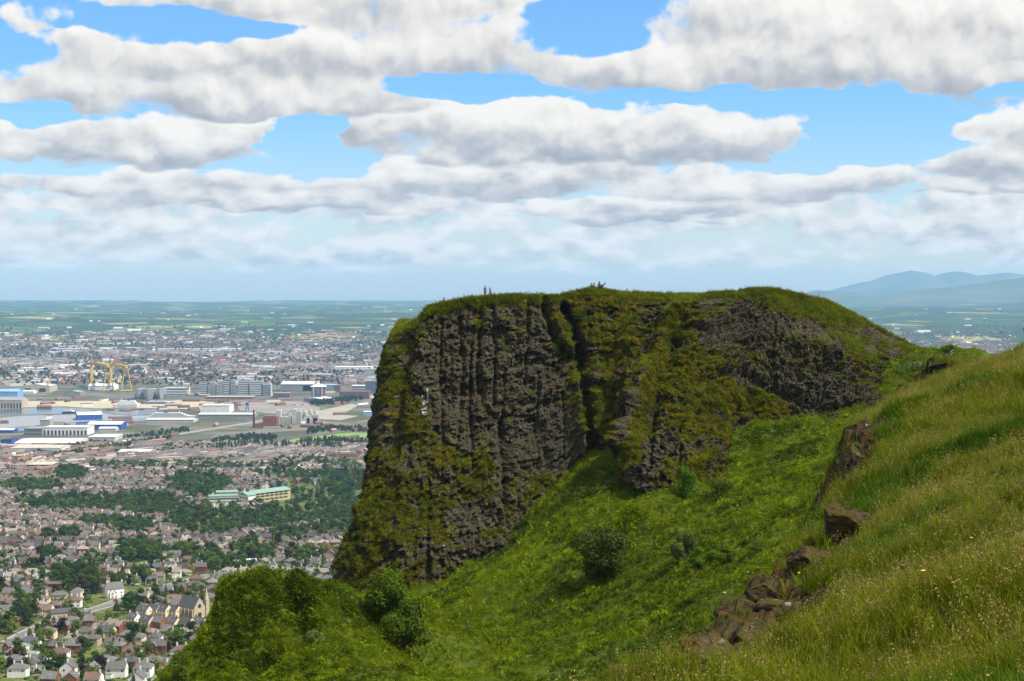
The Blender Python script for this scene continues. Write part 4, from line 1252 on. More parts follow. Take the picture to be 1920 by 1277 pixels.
def build_house(kind, wall, roof, x, y, rot, label, group, seed, detail=2):
    rng = random.Random(seed)
    w, d, e, r, form = KINDS[kind]
    wm, rmat = M[wall], M[roof]
    root = empty('house', (x, y, float(gz(x, y)) + .35), rot, label, 'house', group)
    if form == 'h':
        link('wall', shared(('w', kind, wall), lambda: wall_box(w, d, e, wm)), root)
        rf = link('roof', shared(('r', kind, roof), lambda: roof_hip(w, d, e, r, rmat)), root)
    else:
        link('wall', shared(('w', kind, wall), lambda: wall_gable(w, d, e, r, wm)), root)
        rf = link('roof', shared(('r', kind, roof), lambda: roof_gable(w, d, e, r, rmat)), root)
    if form == 'c':
        link('wall', shared(('wc', wall), lambda: wall_gable(3.2, 4.2, e, r - .9, wm)), root, (-w * .22, -d / 2 + .2, 0), math.pi / 2)
        link('roof', shared(('rc', roof), lambda: roof_gable(3.2, 4.2, e, r - .9, rmat)), root, (-w * .22, -d / 2 + .1, 0.0), math.pi / 2)
    cm = shared(('c', wall), lambda: chimney_mesh(M['red brick'] if 'rendered' in wall and wall != 'white rendered' else wm))
    cxs = [w * .5 - .6] if kind == 'gabled' else [-w * .22, w * .22] if form == 'h' else [-w * .5 + .6, w * .5 - .6]
    if kind == 'long gabled': cxs = [-w / 4, w / 4]
    for cx_ in cxs:
        link('chimney', cm, rf, (cx_, rng.choice((-.6, 0, .6)), r - .75))
    if detail < 1: return root
    wn = shared('win', window_mesh)
    xs = [-w * .31, w * .31] if w < 10 else [-w * .34, 0, w * .34] if w < 14 else [-w * .40, -w * .2, w * .2, w * .40]
    floors = (0.9, 3.5) if e > 4 else (0.9,)
    for fz in floors:
        for xx_ in xs:
            if form == 'c' and xx_ < 0:
                link('window', wn, root, (-w * .22, -d / 2 - 1.91, fz), 0)
            else:
                link('window', wn, root, (xx_, -d / 2, fz), 0)
    if detail > 1:
        link('door', shared('door', door_mesh), root, (xs[0] + (xs[-1] - xs[0]) * .30, -d / 2, 0.0), 0)
        for sx_, rz in ((w / 2, math.pi / 2), (-w / 2, -math.pi / 2)):
            link('window', wn, root, (sx_, rng.choice((-1.4, 1.2)), floors[-1]), rz)
        for xx_ in (xs[0], xs[-1]):
            link('window', wn, root, (xx_, d / 2, floors[-1]), math.pi)
        if rng.random() < .3 and form != 'h':
            k_ = math.atan2(r - e, d / 2)
            link('skylight', shared('sky', skylight_mesh), rf, (w * rng.uniform(-.25, .25), -d * .25, (e + r) / 2 + .22), (k_, 0, 0))
        if rng.random() < .4:
            def porch():
                m = MB(); m.box(-1.6, 1.6, -2.6, .1, -2, 2.5, wm); m.box(-1.75, 1.75, -2.75, .1, 2.5, 2.68, rmat); return m.mesh('porch')
            link('porch', shared(('p', wall, roof), porch), root, (w * .5 - 1.9, d / 2 + 2.4, 0), 0)
    root.scale = (rng.uniform(.80, 1.02), rng.uniform(.84, 1.0), rng.uniform(.84, .98))
    return root

# main road, read off the photograph, and the streets ---------------------------------
ROADPX = [(20, 1205), (71, 1177), (100, 1166), (133, 1155), (167, 1146), (204, 1135), (231, 1124), (267, 1111), (300, 1102), (342, 1092), (400, 1077)]
road_pts = np.array([gpt(*p) for p in ROADPX])
def strip(name, pts, half, mat_, lift, kind='structure'):
    p = np.asarray(pts, float)
    n = max(8, int(np.linalg.norm(np.diff(p[:, :2], axis=0), axis=1).sum() / 12))
    cu = np.concatenate([[0], np.cumsum(np.linalg.norm(np.diff(p[:, :2], axis=0), axis=1))])
    s = np.linspace(0, cu[-1], n)
    x, y = np.interp(s, cu, p[:, 0]), np.interp(s, cu, p[:, 1])
    for _ in range(2):
        x[1:-1] = (x[:-2] + 2 * x[1:-1] + x[2:]) / 4; y[1:-1] = (y[:-2] + 2 * y[1:-1] + y[2:]) / 4
    tx, ty = np.gradient(x), np.gradient(y)
    L = np.hypot(tx, ty); nx, ny = -ty / L, tx / L
    off = np.linspace(-half, half, 3)
    X2 = x[:, None] + nx[:, None] * off[None]; Y2 = y[:, None] + ny[:, None] * off[None]
    o = link(name, mesh_np(name, v3(X2, Y2, gz(X2, Y2) + lift), grid_faces(n, 3), [mat_]))
    tag(o, kind=kind)
    return o
strip('pavement', road_pts, 6.4, pave_m, .30)
strip('road', road_pts, 4.2, asph_m, .40)

WOODS = [(150, 947, 130, 16, 1.0), (60, 916, 62, 10, .9), (133, 893, 30, 14, 1), (275, 950, 62, 22, 1.0), (372, 912, 62, 24, 1.0), (570, 884, 100, 22, 1.0), (580, 945, 110, 42, 1.0), (390, 980, 88, 32, .9),
         (330, 879, 150, 6, .8), (250, 993, 50, 14, .9), (262, 1042, 42, 20, 1.0), (148, 1096, 48, 22, 1.0), (42, 1158, 24, 20, .9), (14, 1190, 26, 16, .9), (476, 1040, 40, 18, .9), (430, 1066, 46, 12, .8), (620, 1000, 50, 14, .7),
         (580, 1050, 40, 12, .6), (240, 1140, 30, 10, .7), (320, 1128, 30, 8, .7), (210, 1170, 24, 10, .7), (20, 1245, 22, 10, .8), (190, 985, 40, 10, .6), (540, 1010, 40, 10, .5), (300, 1060, 20, 10, .5), (645, 900, 40, 34, 1.0), (650, 965, 36, 26, .9), (500, 985, 60, 16, .8), (110, 1010, 40, 8, .7), (90, 1050, 26, 8, .6), (60, 1075, 22, 6, .6), (350, 1040, 22, 14, .8), (395, 1052, 20, 12, .8), (180, 1060, 22, 8, .5), (270, 1090, 18, 8, .7), (95, 1190, 22, 8, .7), (150, 1190, 20, 8, .7), (160, 1225, 20, 7, .6), (90, 1262, 20, 7, .6), (250, 1215, 20, 7, .6), (330, 1222, 30, 8, .7), (200, 1262, 22, 7, .6)]
def woodness(px, py):
    w = 0.0
    for (cx_, cy2, rx, ry, k) in WOODS:
        w = max(w, k * (1.25 - ((px - cx_) / rx) ** 2 - ((py - cy2) / ry) ** 2))
    return w
road_px = [(float(a), float(b)) for a, b in zip(*proj(road_pts))]
# places kept free for the buildings that are built one by one: (px, py, half width px, half height px)
KEEP = [(375, 1145, 32, 16), (215, 1112, 26, 12), (300, 1170, 120, 18), (475, 938, 66, 10), (255, 1062, 30, 9), (75, 1102, 30, 9), (112, 1160, 22, 8), (120, 1200, 12, 8), (60, 1225, 26, 12), (505, 1028, 16, 9), (455, 1061, 28, 6), (75, 882, 30, 8), (410, 945, 26, 8)]
def kept(px, py):
    return any(abs(px - a) < c and abs(py - b) < d_ for a, b, c, d_ in KEEP)
rc = random.Random(42)
plots, d0, rowi, side = [], 764.0, 0, 0
rows = []
while d0 < 2760:
    y = d0
    tilt = 0.10 * math.sin(d0 / 190.) + 0.04
    x = -0.352 * d0
    step = rc.uniform(10.5, 12.5) if d0 > 1400 else rc.uniform(11.6, 13.4)
    terrace = rc.random() < (.55 if d0 > 1500 else .2)
    theme = rc.choice(['red brick', 'red brick', 'cream rendered', 'cream rendered', 'white rendered', 'buff rendered', None, None, None])
    troof = rc.choice(['grey slate', 'grey slate', 'dark slate', 'brown tiled', 'pale tiled', None])
    row = []
    while x < -0.088 * d0:
        yy_ = y + tilt * (x + 0.23 * d0) + 7 * math.sin(x / 70. + d0 * .01)
        px, py = proj(np.array([x, yy_, float(gz(x, yy_))]))
        px, py = float(px), float(py)
        wd = woodness(px, py)
        rd, _q = pl_dist(np.array(x), np.array(yy_), [(p[0], p[1]) for p in road_pts])
        if wd < 0.35 + rc.uniform(-.1, .25) and float(rd) > 15 and not kept(px, py) and py < 1330 and rc.random() > .15:
            row.append((x, yy_, math.atan(tilt) + (math.pi if side else 0) + rc.gauss(0, .06), px, py, terrace, theme, troof))
        x += step * rc.uniform(.92, 1.15) * (0.86 if terrace else 1.0)
    rows.append(row)
    d0 += (23.5 if side else 30.0) * (1.0 if d0 < 1500 else .82)
    side = 1 - side
ORD = ['first', 'second', 'third', 'fourth', 'fifth', 'sixth', 'seventh', 'eighth', 'ninth', 'tenth', 'eleventh', 'twelfth', 'thirteenth', 'fourteenth', 'fifteenth', 'sixteenth', 'seventeenth', 'eighteenth', 'nineteenth', 'twentieth'] + ['%dth' % k for k in range(21, 80)]
def hidden(px, py):
    """behind the knoll, the headland or outside the frame"""
    if px < -12 or px > np.interp(py, [600, 720, 830, 940, 1085], [752, 712, 694, 670, 640]) or py > 1290: return True
    edge = np.interp(px, [0, 300, 312, 375, 400, 412, 425, 480, 520, 560, 590, 640], [1400, 1400, 1272, 1226, 1180, 1118, 1102, 1092, 1108, 1092, 1084, 1096])
    return py > edge + 6
n_ind, stuff_h = 0, []
LIM = 285
house_spots = []
for ri, row in enumerate(rows):
    vis = [h for h in row if not hidden(h[3], h[4])]
    for k, (x, y, rot, px, py, ter, theme, troof) in enumerate(vis):
        wall = theme if theme and rc.random() < .75 else rc.choice(['red brick', 'red brick', 'red brick', 'brown brick', 'cream rendered', 'white rendered', 'white rendered', 'buff rendered'])
        roof = troof if troof and rc.random() < .8 else rc.choice(['grey slate', 'dark slate', 'brown tiled', 'pale tiled', 'grey slate'])
        kind = rc.choice(['gabled', 'hipped', 'square hipped', 'cross gabled', 'hipped', 'bungalow' if ri > 3 else 'hipped']) if not ter else 'gabled'
        if kind == 'gabled' and rc.random() < .35: rot += math.pi / 2
        house_spots.append((x, y, px, py))
        if n_ind < LIM:
            lab = '%s house, %s%s roof, %s from left in %s row up' % (wall, roof, ' hipped' if 'hip' in kind or kind == 'bungalow' else ' gabled', ORD[k], ORD[ri])
            build_house(kind, wall, roof, x, y, rot, lab, 'houses along the streets below the hill', n_ind, 2 if n_ind < 150 else 1)
            n_ind += 1
        else:
            stuff_h.append((kind, wall, roof, x, y, rot))

# houses past the first 300, and the far town: one object
WC = {'red brick': (0.26, 0.095, 0.06), 'brown brick': (0.17, 0.105, 0.075), 'cream rendered': (0.66, 0.57, 0.41), 'white rendered': (0.78, 0.76, 0.71), 'buff rendered': (0.44, 0.35, 0.24)}
RC_ = {'grey slate': (0.115, 0.108, 0.10), 'dark slate': (0.07, 0.068, 0.068), 'brown tiled': (0.155, 0.10, 0.08), 'pale tiled': (0.24, 0.21, 0.175)}
class Bulk:
    def __init__(self): self.V, self.F, self.C, self.n = [], [], [], 0
    def add(self, v, f, c, x, y, z, rot):
        v = np.asarray(v, np.float32)
        cs_, sn = math.cos(rot), math.sin(rot)
        o = np.empty_like(v)
        o[:, 0] = v[:, 0] * cs_ - v[:, 1] * sn + x; o[:, 1] = v[:, 0] * sn + v[:, 1] * cs_ + y; o[:, 2] = v[:, 2] + z
        self.V.append(o); self.F.append(np.asarray(f, np.int32) + self.n); self.C.append(np.asarray(c, np.float32)); self.n += len(v)
    def build(self, name, mat_, label, cat_):
        f4, c4_ = np.concatenate(self.F), np.concatenate(self.C)
        deg = f4[:, 2] == f4[:, 3]
        f3 = np.concatenate([f4[:, [0, 1, 2]], f4[~deg][:, [0, 2, 3]]])
        c = np.concatenate([c4_, c4_[~deg]])
        me = mesh_np(name, np.concatenate(self.V), f3, [mat_])
        a = me.attributes.new('tint', 'FLOAT_COLOR', 'FACE')
        a.data.foreach_set('color', np.concatenate([c, np.ones((len(c), 1), np.float32)], 1).ravel())
        o = link(name, me)
        return tag(o, label, cat_, None, 'stuff')
def bulk_house(B, kind, wc, rcol, x, y, z, rot, win=True, scale=1.0):
    w, d, e, r, form = KINDS[kind]
    w, d, e, r = w * scale, d * scale, e * scale, r * scale
    X, Y = w / 2, d / 2
    if form == 'h':
        rx = max(X - Y, .3)
        v = [(-X, -Y, -2), (X, -Y, -2), (X, Y, -2), (-X, Y, -2), (-X, -Y, e), (X, -Y, e), (X, Y, e), (-X, Y, e),
             (-X - .4, -Y - .4, e), (X + .4, -Y - .4, e), (X + .4, Y + .4, e), (-X - .4, Y + .4, e), (-rx, 0, r), (rx, 0, r)]
        f = [(0, 1, 5, 4), (1, 2, 6, 5), (2, 3, 7, 6), (3, 0, 4, 7), (8, 9, 13, 12), (10, 11, 12, 13), (9, 10, 13, 13), (11, 8, 12, 12)]
    else:
        v = [(-X, -Y, -2), (X, -Y, -2), (X, Y, -2), (-X, Y, -2), (-X, -Y, e), (X, -Y, e), (X, Y, e), (-X, Y, e), (-X, 0, r - .1), (X, 0, r - .1),
             (-X - .1, -Y - .3, e - .2), (X + .1, -Y - .3, e - .2), (X + .1, 0, r), (-X - .1, 0, r), (-X - .1, Y + .3, e - .2), (X + .1, Y + .3, e - .2)]
        f = [(0, 1, 5, 4), (1, 2, 6, 5), (2, 3, 7, 6), (3, 0, 4, 7), (5, 6, 9, 9), (7, 4, 8, 8), (10, 11, 12, 13), (15, 14, 13, 12)]
    c = [wc] * (4 if form == 'h' else 6) + [rcol] * (4 if form == 'h' else 2)
    for cx_ in ((-w * .3, w * .3) if w > 10 else (w * .45,)):
        b = len(v)
        v += [(cx_ - .45, -.3, r - 1), (cx_ + .45, -.3, r - 1), (cx_ + .45, .3, r - 1), (cx_ - .45, .3, r - 1), (cx_ - .45, -.3, r + 1.3), (cx_ + .45, -.3, r + 1.3), (cx_ + .45, .3, r + 1.3), (cx_ - .45, .3, r + 1.3)]
        f += [(b, b + 1, b + 5, b + 4), (b + 1, b + 2, b + 6, b + 5), (b + 2, b + 3, b + 7, b + 6), (b + 3, b, b + 4, b + 7), (b + 4, b + 5, b + 6, b + 7)]
        c += [(0.20, 0.09, 0.065)] * 5
    if win:
        for s, yy_ in ((-1, -Y - .06), (1, Y + .06)):
            for fz in ((.9, 3.5) if e > 4 else (.9,)):
                for xx_ in (-w * .3, w * .3):
                    b = len(v)
                    v += [(xx_ - .6 * s, yy_, fz), (xx_ + .6 * s, yy_, fz), (xx_ + .6 * s, yy_, fz + 1.3), (xx_ - .6 * s, yy_, fz + 1.3)] if s < 0 else [(xx_ + .6, yy_, fz), (xx_ - .6, yy_, fz), (xx_ - .6, yy_, fz + 1.3), (xx_ + .6, yy_, fz + 1.3)]
                    f.append((b, b + 1, b + 2, b + 3)); c.append((.03, .035, .04))
    B.add(v, f, c, x, y, z, rot)
tint_m, K, kb, _o = new_mat('tinted_surface')
K._set(kb.inputs['Base Color'], K.n('ShaderNodeAttribute', attribute_name='tint').outputs['Color'])
B = Bulk()
def jit(c, s=.14):
    k = 1 + rc.uniform(-s, s)
    return tuple(min(.85, v * k) for v in c)
for (kind, wall, roof, x, y, rot) in stuff_h:
    bulk_house(B, kind, jit(WC[wall]), jit(RC_[roof], .25), x, y, float(gz(x, y)) + .3, rot, y < 2200)
B.build('terraced_houses', tint_m, 'rows of brick, cream and white houses farther down the slope', 'houses')
# far town: terraces as long low blocks in blocks of streets, both sides of the headland
def block_row(B, x, y, z, rot, L, D, e, r, wc, rcol):
    X, Y = L / 2, D / 2
    v = [(-X, -Y, -3), (X, -Y, -3), (X, Y, -3), (-X, Y, -3), (-X, -Y, e), (X, -Y, e), (X, Y, e), (-X, Y, e), (-X, 0, r), (X, 0, r)]
    f = [(0, 1, 5, 4), (2, 3, 7, 6), (1, 2, 6, 5), (3, 0, 4, 7), (5, 6, 9, 9), (7, 4, 8, 8), (4, 5, 9, 8), (6, 7, 8, 9)]
    B.add(v, f, [wc] * 6 + [rcol] * 2, x, y, z, rot)
B2 = Bulk()
rt = random.Random(77)
nrow = 0
while nrow < 9000:
    d = math.exp(rt.uniform(math.log(2750), math.log(10800)))
    tx = rt.uniform(-.36, -.075) if rt.random() < .8 else rt.uniform(.19, .36)
    if tx > 0 and d < 6500: continue
    x = tx * d
    if 3350 < d < 5750 and rt.random() < .99: continue          # docks and river: built separately
    cell = fbm(np.array([[x / 420., d / 700., 3.3]]), 2, 101)[0]
    if d > 7500 and rt.random() < (d - 7500) / 4200.: continue
    if cell < .46 and rt.random() < .85: continue                # parks and fields stay open
    ang = math.floor(vnoise(np.array([[x / 330., d / 330., 5.]]), 103)[0] * 5) * .5
    L = rt.uniform(14, 60)
    k = rt.random()
    wc = jit(WC['red brick'] if k < .55 else WC['brown brick'] if k < .82 else WC['white rendered'] if k < .90 else WC['cream rendered'], .25)
    block_row(B2, x, d, float(gz(x, d)), ang + rt.choice((0, math.pi / 2)) * (rt.random() < .3), L, rt.uniform(8, 11), rt.uniform(4.5, 6.5), rt.uniform(7.5, 10), wc, jit(RC_[rt.choice(list(RC_))], .3))
    nrow += 1
for i in range(170):                                            # pale works, schools and stores that show as light flecks
    d = math.exp(rt.uniform(math.log(5600), math.log(11500)))
    tx = rt.uniform(-.36, -.075) if rt.random() < .75 else rt.uniform(.19, .36)
    x = tx * d
    L, D = rt.uniform(25, 110), rt.uniform(18, 60)
    c_ = jit(rt.choice([(.70, .68, .64), (.55, .53, .50), (.42, .40, .38), (.62, .52, .42), (.30, .32, .36)]), .15)
    block_row(B2, x, d, float(gz(x, d)), rt.uniform(-.5, .5), L, D, rt.uniform(6, 12), rt.uniform(8, 14), c_, jit((.38, .37, .36), .4))
for i in range(60):                                            # farms and villages among the fields
    d = rt.uniform(10500, 21000)
    x = (rt.uniform(-.36, -.06) if rt.random() < .6 else rt.uniform(.19, .36)) * d
    block_row(B2, x, d, float(gz(x, d)), rt.uniform(-1, 1), rt.uniform(14, 60), rt.uniform(9, 20), 6, 9, jit((.72, .70, .66)), jit((.4, .38, .36), .4))
B2.build('town_terraces', tint_m, 'brick terraces and pale works of the town beyond the docks', 'houses')

# trees of the city -----------------------------------------------------------------
t_dark = leaf_mat('dark_tree_leaf', (0.026, 0.055, 0.012), (0.042, 0.075, 0.014), 0.02, .3, .25)
t_mid = leaf_mat('green_tree_leaf', (0.048, 0.092, 0.014), (0.080, 0.125, 0.018), 0.02, .3, .3)
t_pale = leaf_mat('pale_tree_leaf', (0.10, 0.155, 0.022), (0.135, 0.18, 0.026), 0.02, .3, .3)
t_copper = leaf_mat('copper_tree_leaf', (0.030, 0.018, 0.018), (0.040, 0.022, 0.018), 0.02, .3, .2)
def tree_proto(kind, seed):
    rng = random.Random(seed)
    lobes = []
    if kind == 'conifer':
        for i in range(7):
            f = i / 6
            lobes.append((rng.gauss(0, .15), rng.gauss(0, .15), 1.5 + f * 9.0, 2.6 * (1 - f) + .4, 1.3))
        n, s, h = 520, .75, 9
    elif kind == 'poplar':
        for i in range(6): lobes.append((rng.gauss(0, .3), rng.gauss(0, .3), 3 + i * 2.0, 1.9 - abs(i - 2.5) * .25, 1.6))
        n, s, h = 460, .8, 9
    else:
        for i in range(11):
            a, q_ = rng.uniform(0, 6.28), rng.uniform(.4, 3.4)
            zz = rng.uniform(3.0, 8.6)
            q_ *= 1 - .5 * max(0, (zz - 5.5) / 3.5)
            lobes.append((math.cos(a) * q_, math.sin(a) * q_, zz, rng.uniform(1.3, 2.1), rng.uniform(1.1, 1.8)))
        n, s, h = 620, .85, 5
    mt = {'dark': t_dark, 'green': t_mid, 'pale': t_pale, 'copper': t_copper, 'conifer': t_dark, 'poplar': t_dark}[kind]
    return crown_mesh('crown', mt, lobes, n, s, rng, .75, .55), trunk_mesh('trunk', h * 1.0, .28, lobes[:3], rng, 5)
TP = {k: [tree_proto(k, 200 + 10 * i + j) for j in range(3)] for i, k in enumerate(['dark', 'green', 'pale', 'copper', 'conifer', 'poplar'])}
KLAB = {'dark': 'round dark green tree', 'green': 'round mid green tree', 'pale': 'pale yellow green tree', 'copper': 'dark purple leaved tree', 'conifer': 'dark pointed conifer', 'poplar': 'tall narrow tree'}
tree_spots = []
for (cx_, cy2, rx, ry, k) in WOODS:
    c = gpt(cx_, cy2); e1 = gpt(cx_ + rx, cy2); e2 = gpt(cx_, cy2 - ry); e3 = gpt(cx_, cy2 + ry)
    area = math.pi * abs(e1[0] - c[0]) * abs(e2[1] - e3[1]) / 2
    n = int(min(260, area / 78.) * k)
    for i in range(n):
        a, q_ = rc.uniform(0, 6.28), math.sqrt(rc.random())
        px, py = cx_ + rx * q_ * math.cos(a), cy2 + ry * q_ * math.sin(a)
        if kept(px, py) and rc.random() < .9: continue
        g_ = gpt(px, py)
        kk = rc.choice(['dark', 'dark', 'green', 'green', 'green', 'pale', 'conifer' if rc.random() < .5 else 'dark', 'copper' if rc.random() < .3 else 'green'])
        tree_spots.append((g_[0] + rc.gauss(0, 2), g_[1] + rc.gauss(0, 4), kk, rc.uniform(.8, 1.6), True))
for (x, y, px, py) in house_spots:
    for _k in range(rc.choice((1, 1, 2, 2, 3)) if y < 1500 else rc.choice((0, 1, 1, 2))):
        kk = rc.choice(['dark', 'green', 'green', 'pale', 'conifer', 'green', 'copper' if rc.random() < .3 else 'pale'])
        tree_spots.append((x + rc.uniform(-8, 8), y + rc.choice((-1, 1)) * rc.uniform(8, 13), kk, rc.uniform(.5, 1.2), False))
road_xy = [(p[0], p[1]) for p in road_pts]
ts_ = []
for t_ in tree_spots:
    px, py = proj(np.array([t_[0], t_[1], float(gz(t_[0], t_[1]))]))
    if float(pl_dist(np.array(t_[0]), np.array(t_[1]), road_xy)[0]) < 9: continue
    ts_.append((*t_, float(px), float(py), hidden(float(px), float(py) - 8)))
ts_.sort(key=lambda t_: t_[1] / (t_[3] ** 1.2))
nt, bulk_t = 0, []
bins = {}
for t_ in ts_:
    x, y, kk, s, wood, px, py, hid = t_
    if hid: continue
    if nt >= 290:
        bulk_t.append(t_); continue
    nt += 1
    pr = rc.choice(TP[kk])
    row_i = min(range(len(rows)), key=lambda i_: min([abs(h[1] - y) + .3 * abs(h[0] - x) for h in rows[i_]] or [1e9]))
    if wood:
        lab, grp = None, 'trees of the woods among the houses'
    else:
        lab, grp = None, 'trees in the gardens'
    bins.setdefault((wood, row_i, kk), []).append((px, x, y, pr, s))
for (wood, row_i, kk), L_ in bins.items():
    L_.sort(key=lambda q: q[0])
    for i, (px, x, y, pr, s) in enumerate(L_):
        which = 'only one' if len(L_) == 1 else ORD[i] + ' from the left'
        lab = '%s, %s by %s house row, %s' % (KLAB[kk], 'wood' if wood else 'gardens', ORD[row_i], which)
        r = empty('tree' if kk not in ('conifer', 'poplar') else kk + '_tree', (x, y, float(gz(x, y))), rc.uniform(0, 6.28), lab, 'tree', 'trees of the woods among the houses' if wood else 'trees in the gardens')
        r.scale = (s, s, s * rc.uniform(.9, 1.15))
        link('crown', pr[0], r); link('trunk', pr[1], r)
# woods past the first 300, belts along the motorway and far parkland
for (pts, n, kk, w) in [([(60, 852), (130, 842), (200, 830), (270, 818), (355, 808)], 170, 'dark', 3), ([(100, 858), (190, 843), (320, 823)], 120, 'green', 2), ([(400, 845), (470, 838), (560, 843), (640, 842)], 190, 'poplar', 4), ([(400, 830), (470, 822), (520, 826)], 120, 'dark', 5),
                        ([(575, 812), (620, 806), (690, 808)], 130, 'dark', 4), ([(560, 836), (620, 832), (690, 838)], 120, 'poplar', 2), ([(300, 848), (360, 840), (420, 846)], 120, 'dark', 7), ([(585, 760), (640, 756), (680, 750)], 80, 'dark', 3), ([(170, 876), (260, 874), (380, 870), (470, 862)], 150, 'green', 3),
                        ([(0, 668), (60, 668), (120, 668)], 110, 'dark', 5), ([(125, 672), (190, 668)], 80, 'green', 6), ([(490, 705), (560, 697), (640, 702), (700, 700)], 130, 'dark', 3), ([(0, 655), (300, 640), (560, 640)], 200, 'dark', 6), ([(560, 655), (640, 648), (720, 645)], 120, 'dark', 5)]:
    p = np.array(pts, float)
    for i in range(n):
        u = rc.uniform(0, len(pts) - 1); j = min(int(u), len(pts) - 2)
        q_ = p[j] + (p[j + 1] - p[j]) * (u - j)
        g_ = gpt(q_[0], q_[1] + rc.uniform(-w, w))
        bulk_t.append((g_[0], g_[1], kk, rc.uniform(.8, 1.4) * (1.0 if g_[1] < 4500 else 1.5), True))
for i in range(2600):
    d = math.exp(rt.uniform(math.log(5600), math.log(11500)))
    x = (rt.uniform(-.36, -.075) if rt.random() < .75 else rt.uniform(.19, .36)) * d
    if fbm(np.array([[x / 420., d / 700., 3.3]]), 2, 101)[0] < .5:
        bulk_t.append((x, d, rt.choice(['dark', 'green', 'dark']), rt.uniform(1.2, 2.4), True))
KI = {k: i for i, k in enumerate(TP)}
tp_ = np.array([(t_[0], t_[1], float(gz(t_[0], t_[1]))) for t_ in bulk_t])
nb = len(bulk_t)
far_src = [TP[k][j][0] for k in TP for j in range(3)]
scatter('woodland', tp_, np.stack([np.zeros(nb), np.zeros(nb), RNG.uniform(0, 6.28, nb)], -1), np.array([t_[3] for t_ in bulk_t]), np.array([KI[t_[2]] * 3 + rc.randrange(3) for t_ in bulk_t]), far_src,
        'woods, tree belts and park trees farther away across the town', 'trees')
# garden hedges and shrubs between the houses
hs_, hr_ = [], []
for (x, y, px, py) in house_spots:
    if hidden(px, py) or y > 2100: continue
    for i in range(9):
        a_ = x + rc.uniform(-8, 8); b_ = y + rc.choice((-1, 1)) * rc.uniform(6.5, 13)
        hs_.append((a_, b_, float(gz(a_, b_)) + .1)); hr_.append(rc.uniform(.8, 2.0))
shrub_src = [leaf_clump('garden_shrub_clump', t_mid, 40, 1.0, 1.2, .6, rc), leaf_clump('garden_shrub_clump', t_pale, 40, 1.0, 1.0, .6, rc), leaf_clump('garden_shrub_clump', t_dark, 40, .9, 1.5, .6, rc)]
nb = len(hs_)
scatter('garden_shrubs', hs_, np.stack([np.zeros(nb), np.zeros(nb), RNG.uniform(0, 6.28, nb)], -1), hr_, RNG.integers(0, 3, nb), shrub_src, 'hedges and shrubs in the gardens between the houses', 'shrubs')

# ================================================================== BUILDINGS ONE CAN POINT AT
def dmat(name, c, c2=None, sc=.1, rough=.8, spec=.25, metal=0.0): return solid(name, c, c2, sc, rough, spec, metal)
W_ = {'white': dmat('white_cladding', (.74, .73, .70), (.66, .65, .62)), 'pale': dmat('pale_cladding', (.50, .50, .48), (.42, .42, .41)), 'grey': dmat('grey_cladding', (.26, .27, .28), (.21, .22, .23)), 'beige': dmat('beige_cladding', (.46, .41, .31), (.40, .36, .28)),
      'blue': dmat('blue_cladding', (.03, .09, .36), (.03, .08, .30)), 'sky': dmat('sky_blue_sheet', (.22, .38, .62), (.18, .33, .56)), 'navy': dmat('navy_cladding', (.03, .04, .07)), 'brick': dmat('mill_brick', (.24, .095, .065), (.20, .08, .055)), 'yellow': dmat('crane_yellow', (.58, .41, .07), (.52, .37, .06)),
      'silver': dmat('silver_panel', (.58, .59, .58), (.48, .49, .49), .05, .35, .5, .4), 'glass': dmat('curtain_glass', (.12, .17, .21), (.08, .12, .16), .08, .2, .6), 'green': dmat('green_copper_roof', (.20, .31, .25), (.17, .27, .22)), 'ochre': dmat('ochre_wall', (.46, .37, .20), (.42, .34, .19)), 'purple': dmat('purple_wall', (.20, .14, .36)),
      'red': dmat('red_paint', (.50, .08, .05)), 'sand': dmat('sandstone', (.46, .38, .26), (.36, .30, .21), .6), 'turf': dmat('pitch_turf', (.13, .23, .045), (.17, .26, .055), .02, 1), 'concrete': dmat('pale_concrete', (.40, .38, .34), (.34, .32, .29)), 'black': dmat('dark_opening', (.03, .03, .035))}
def mpp(y): return y / FPX
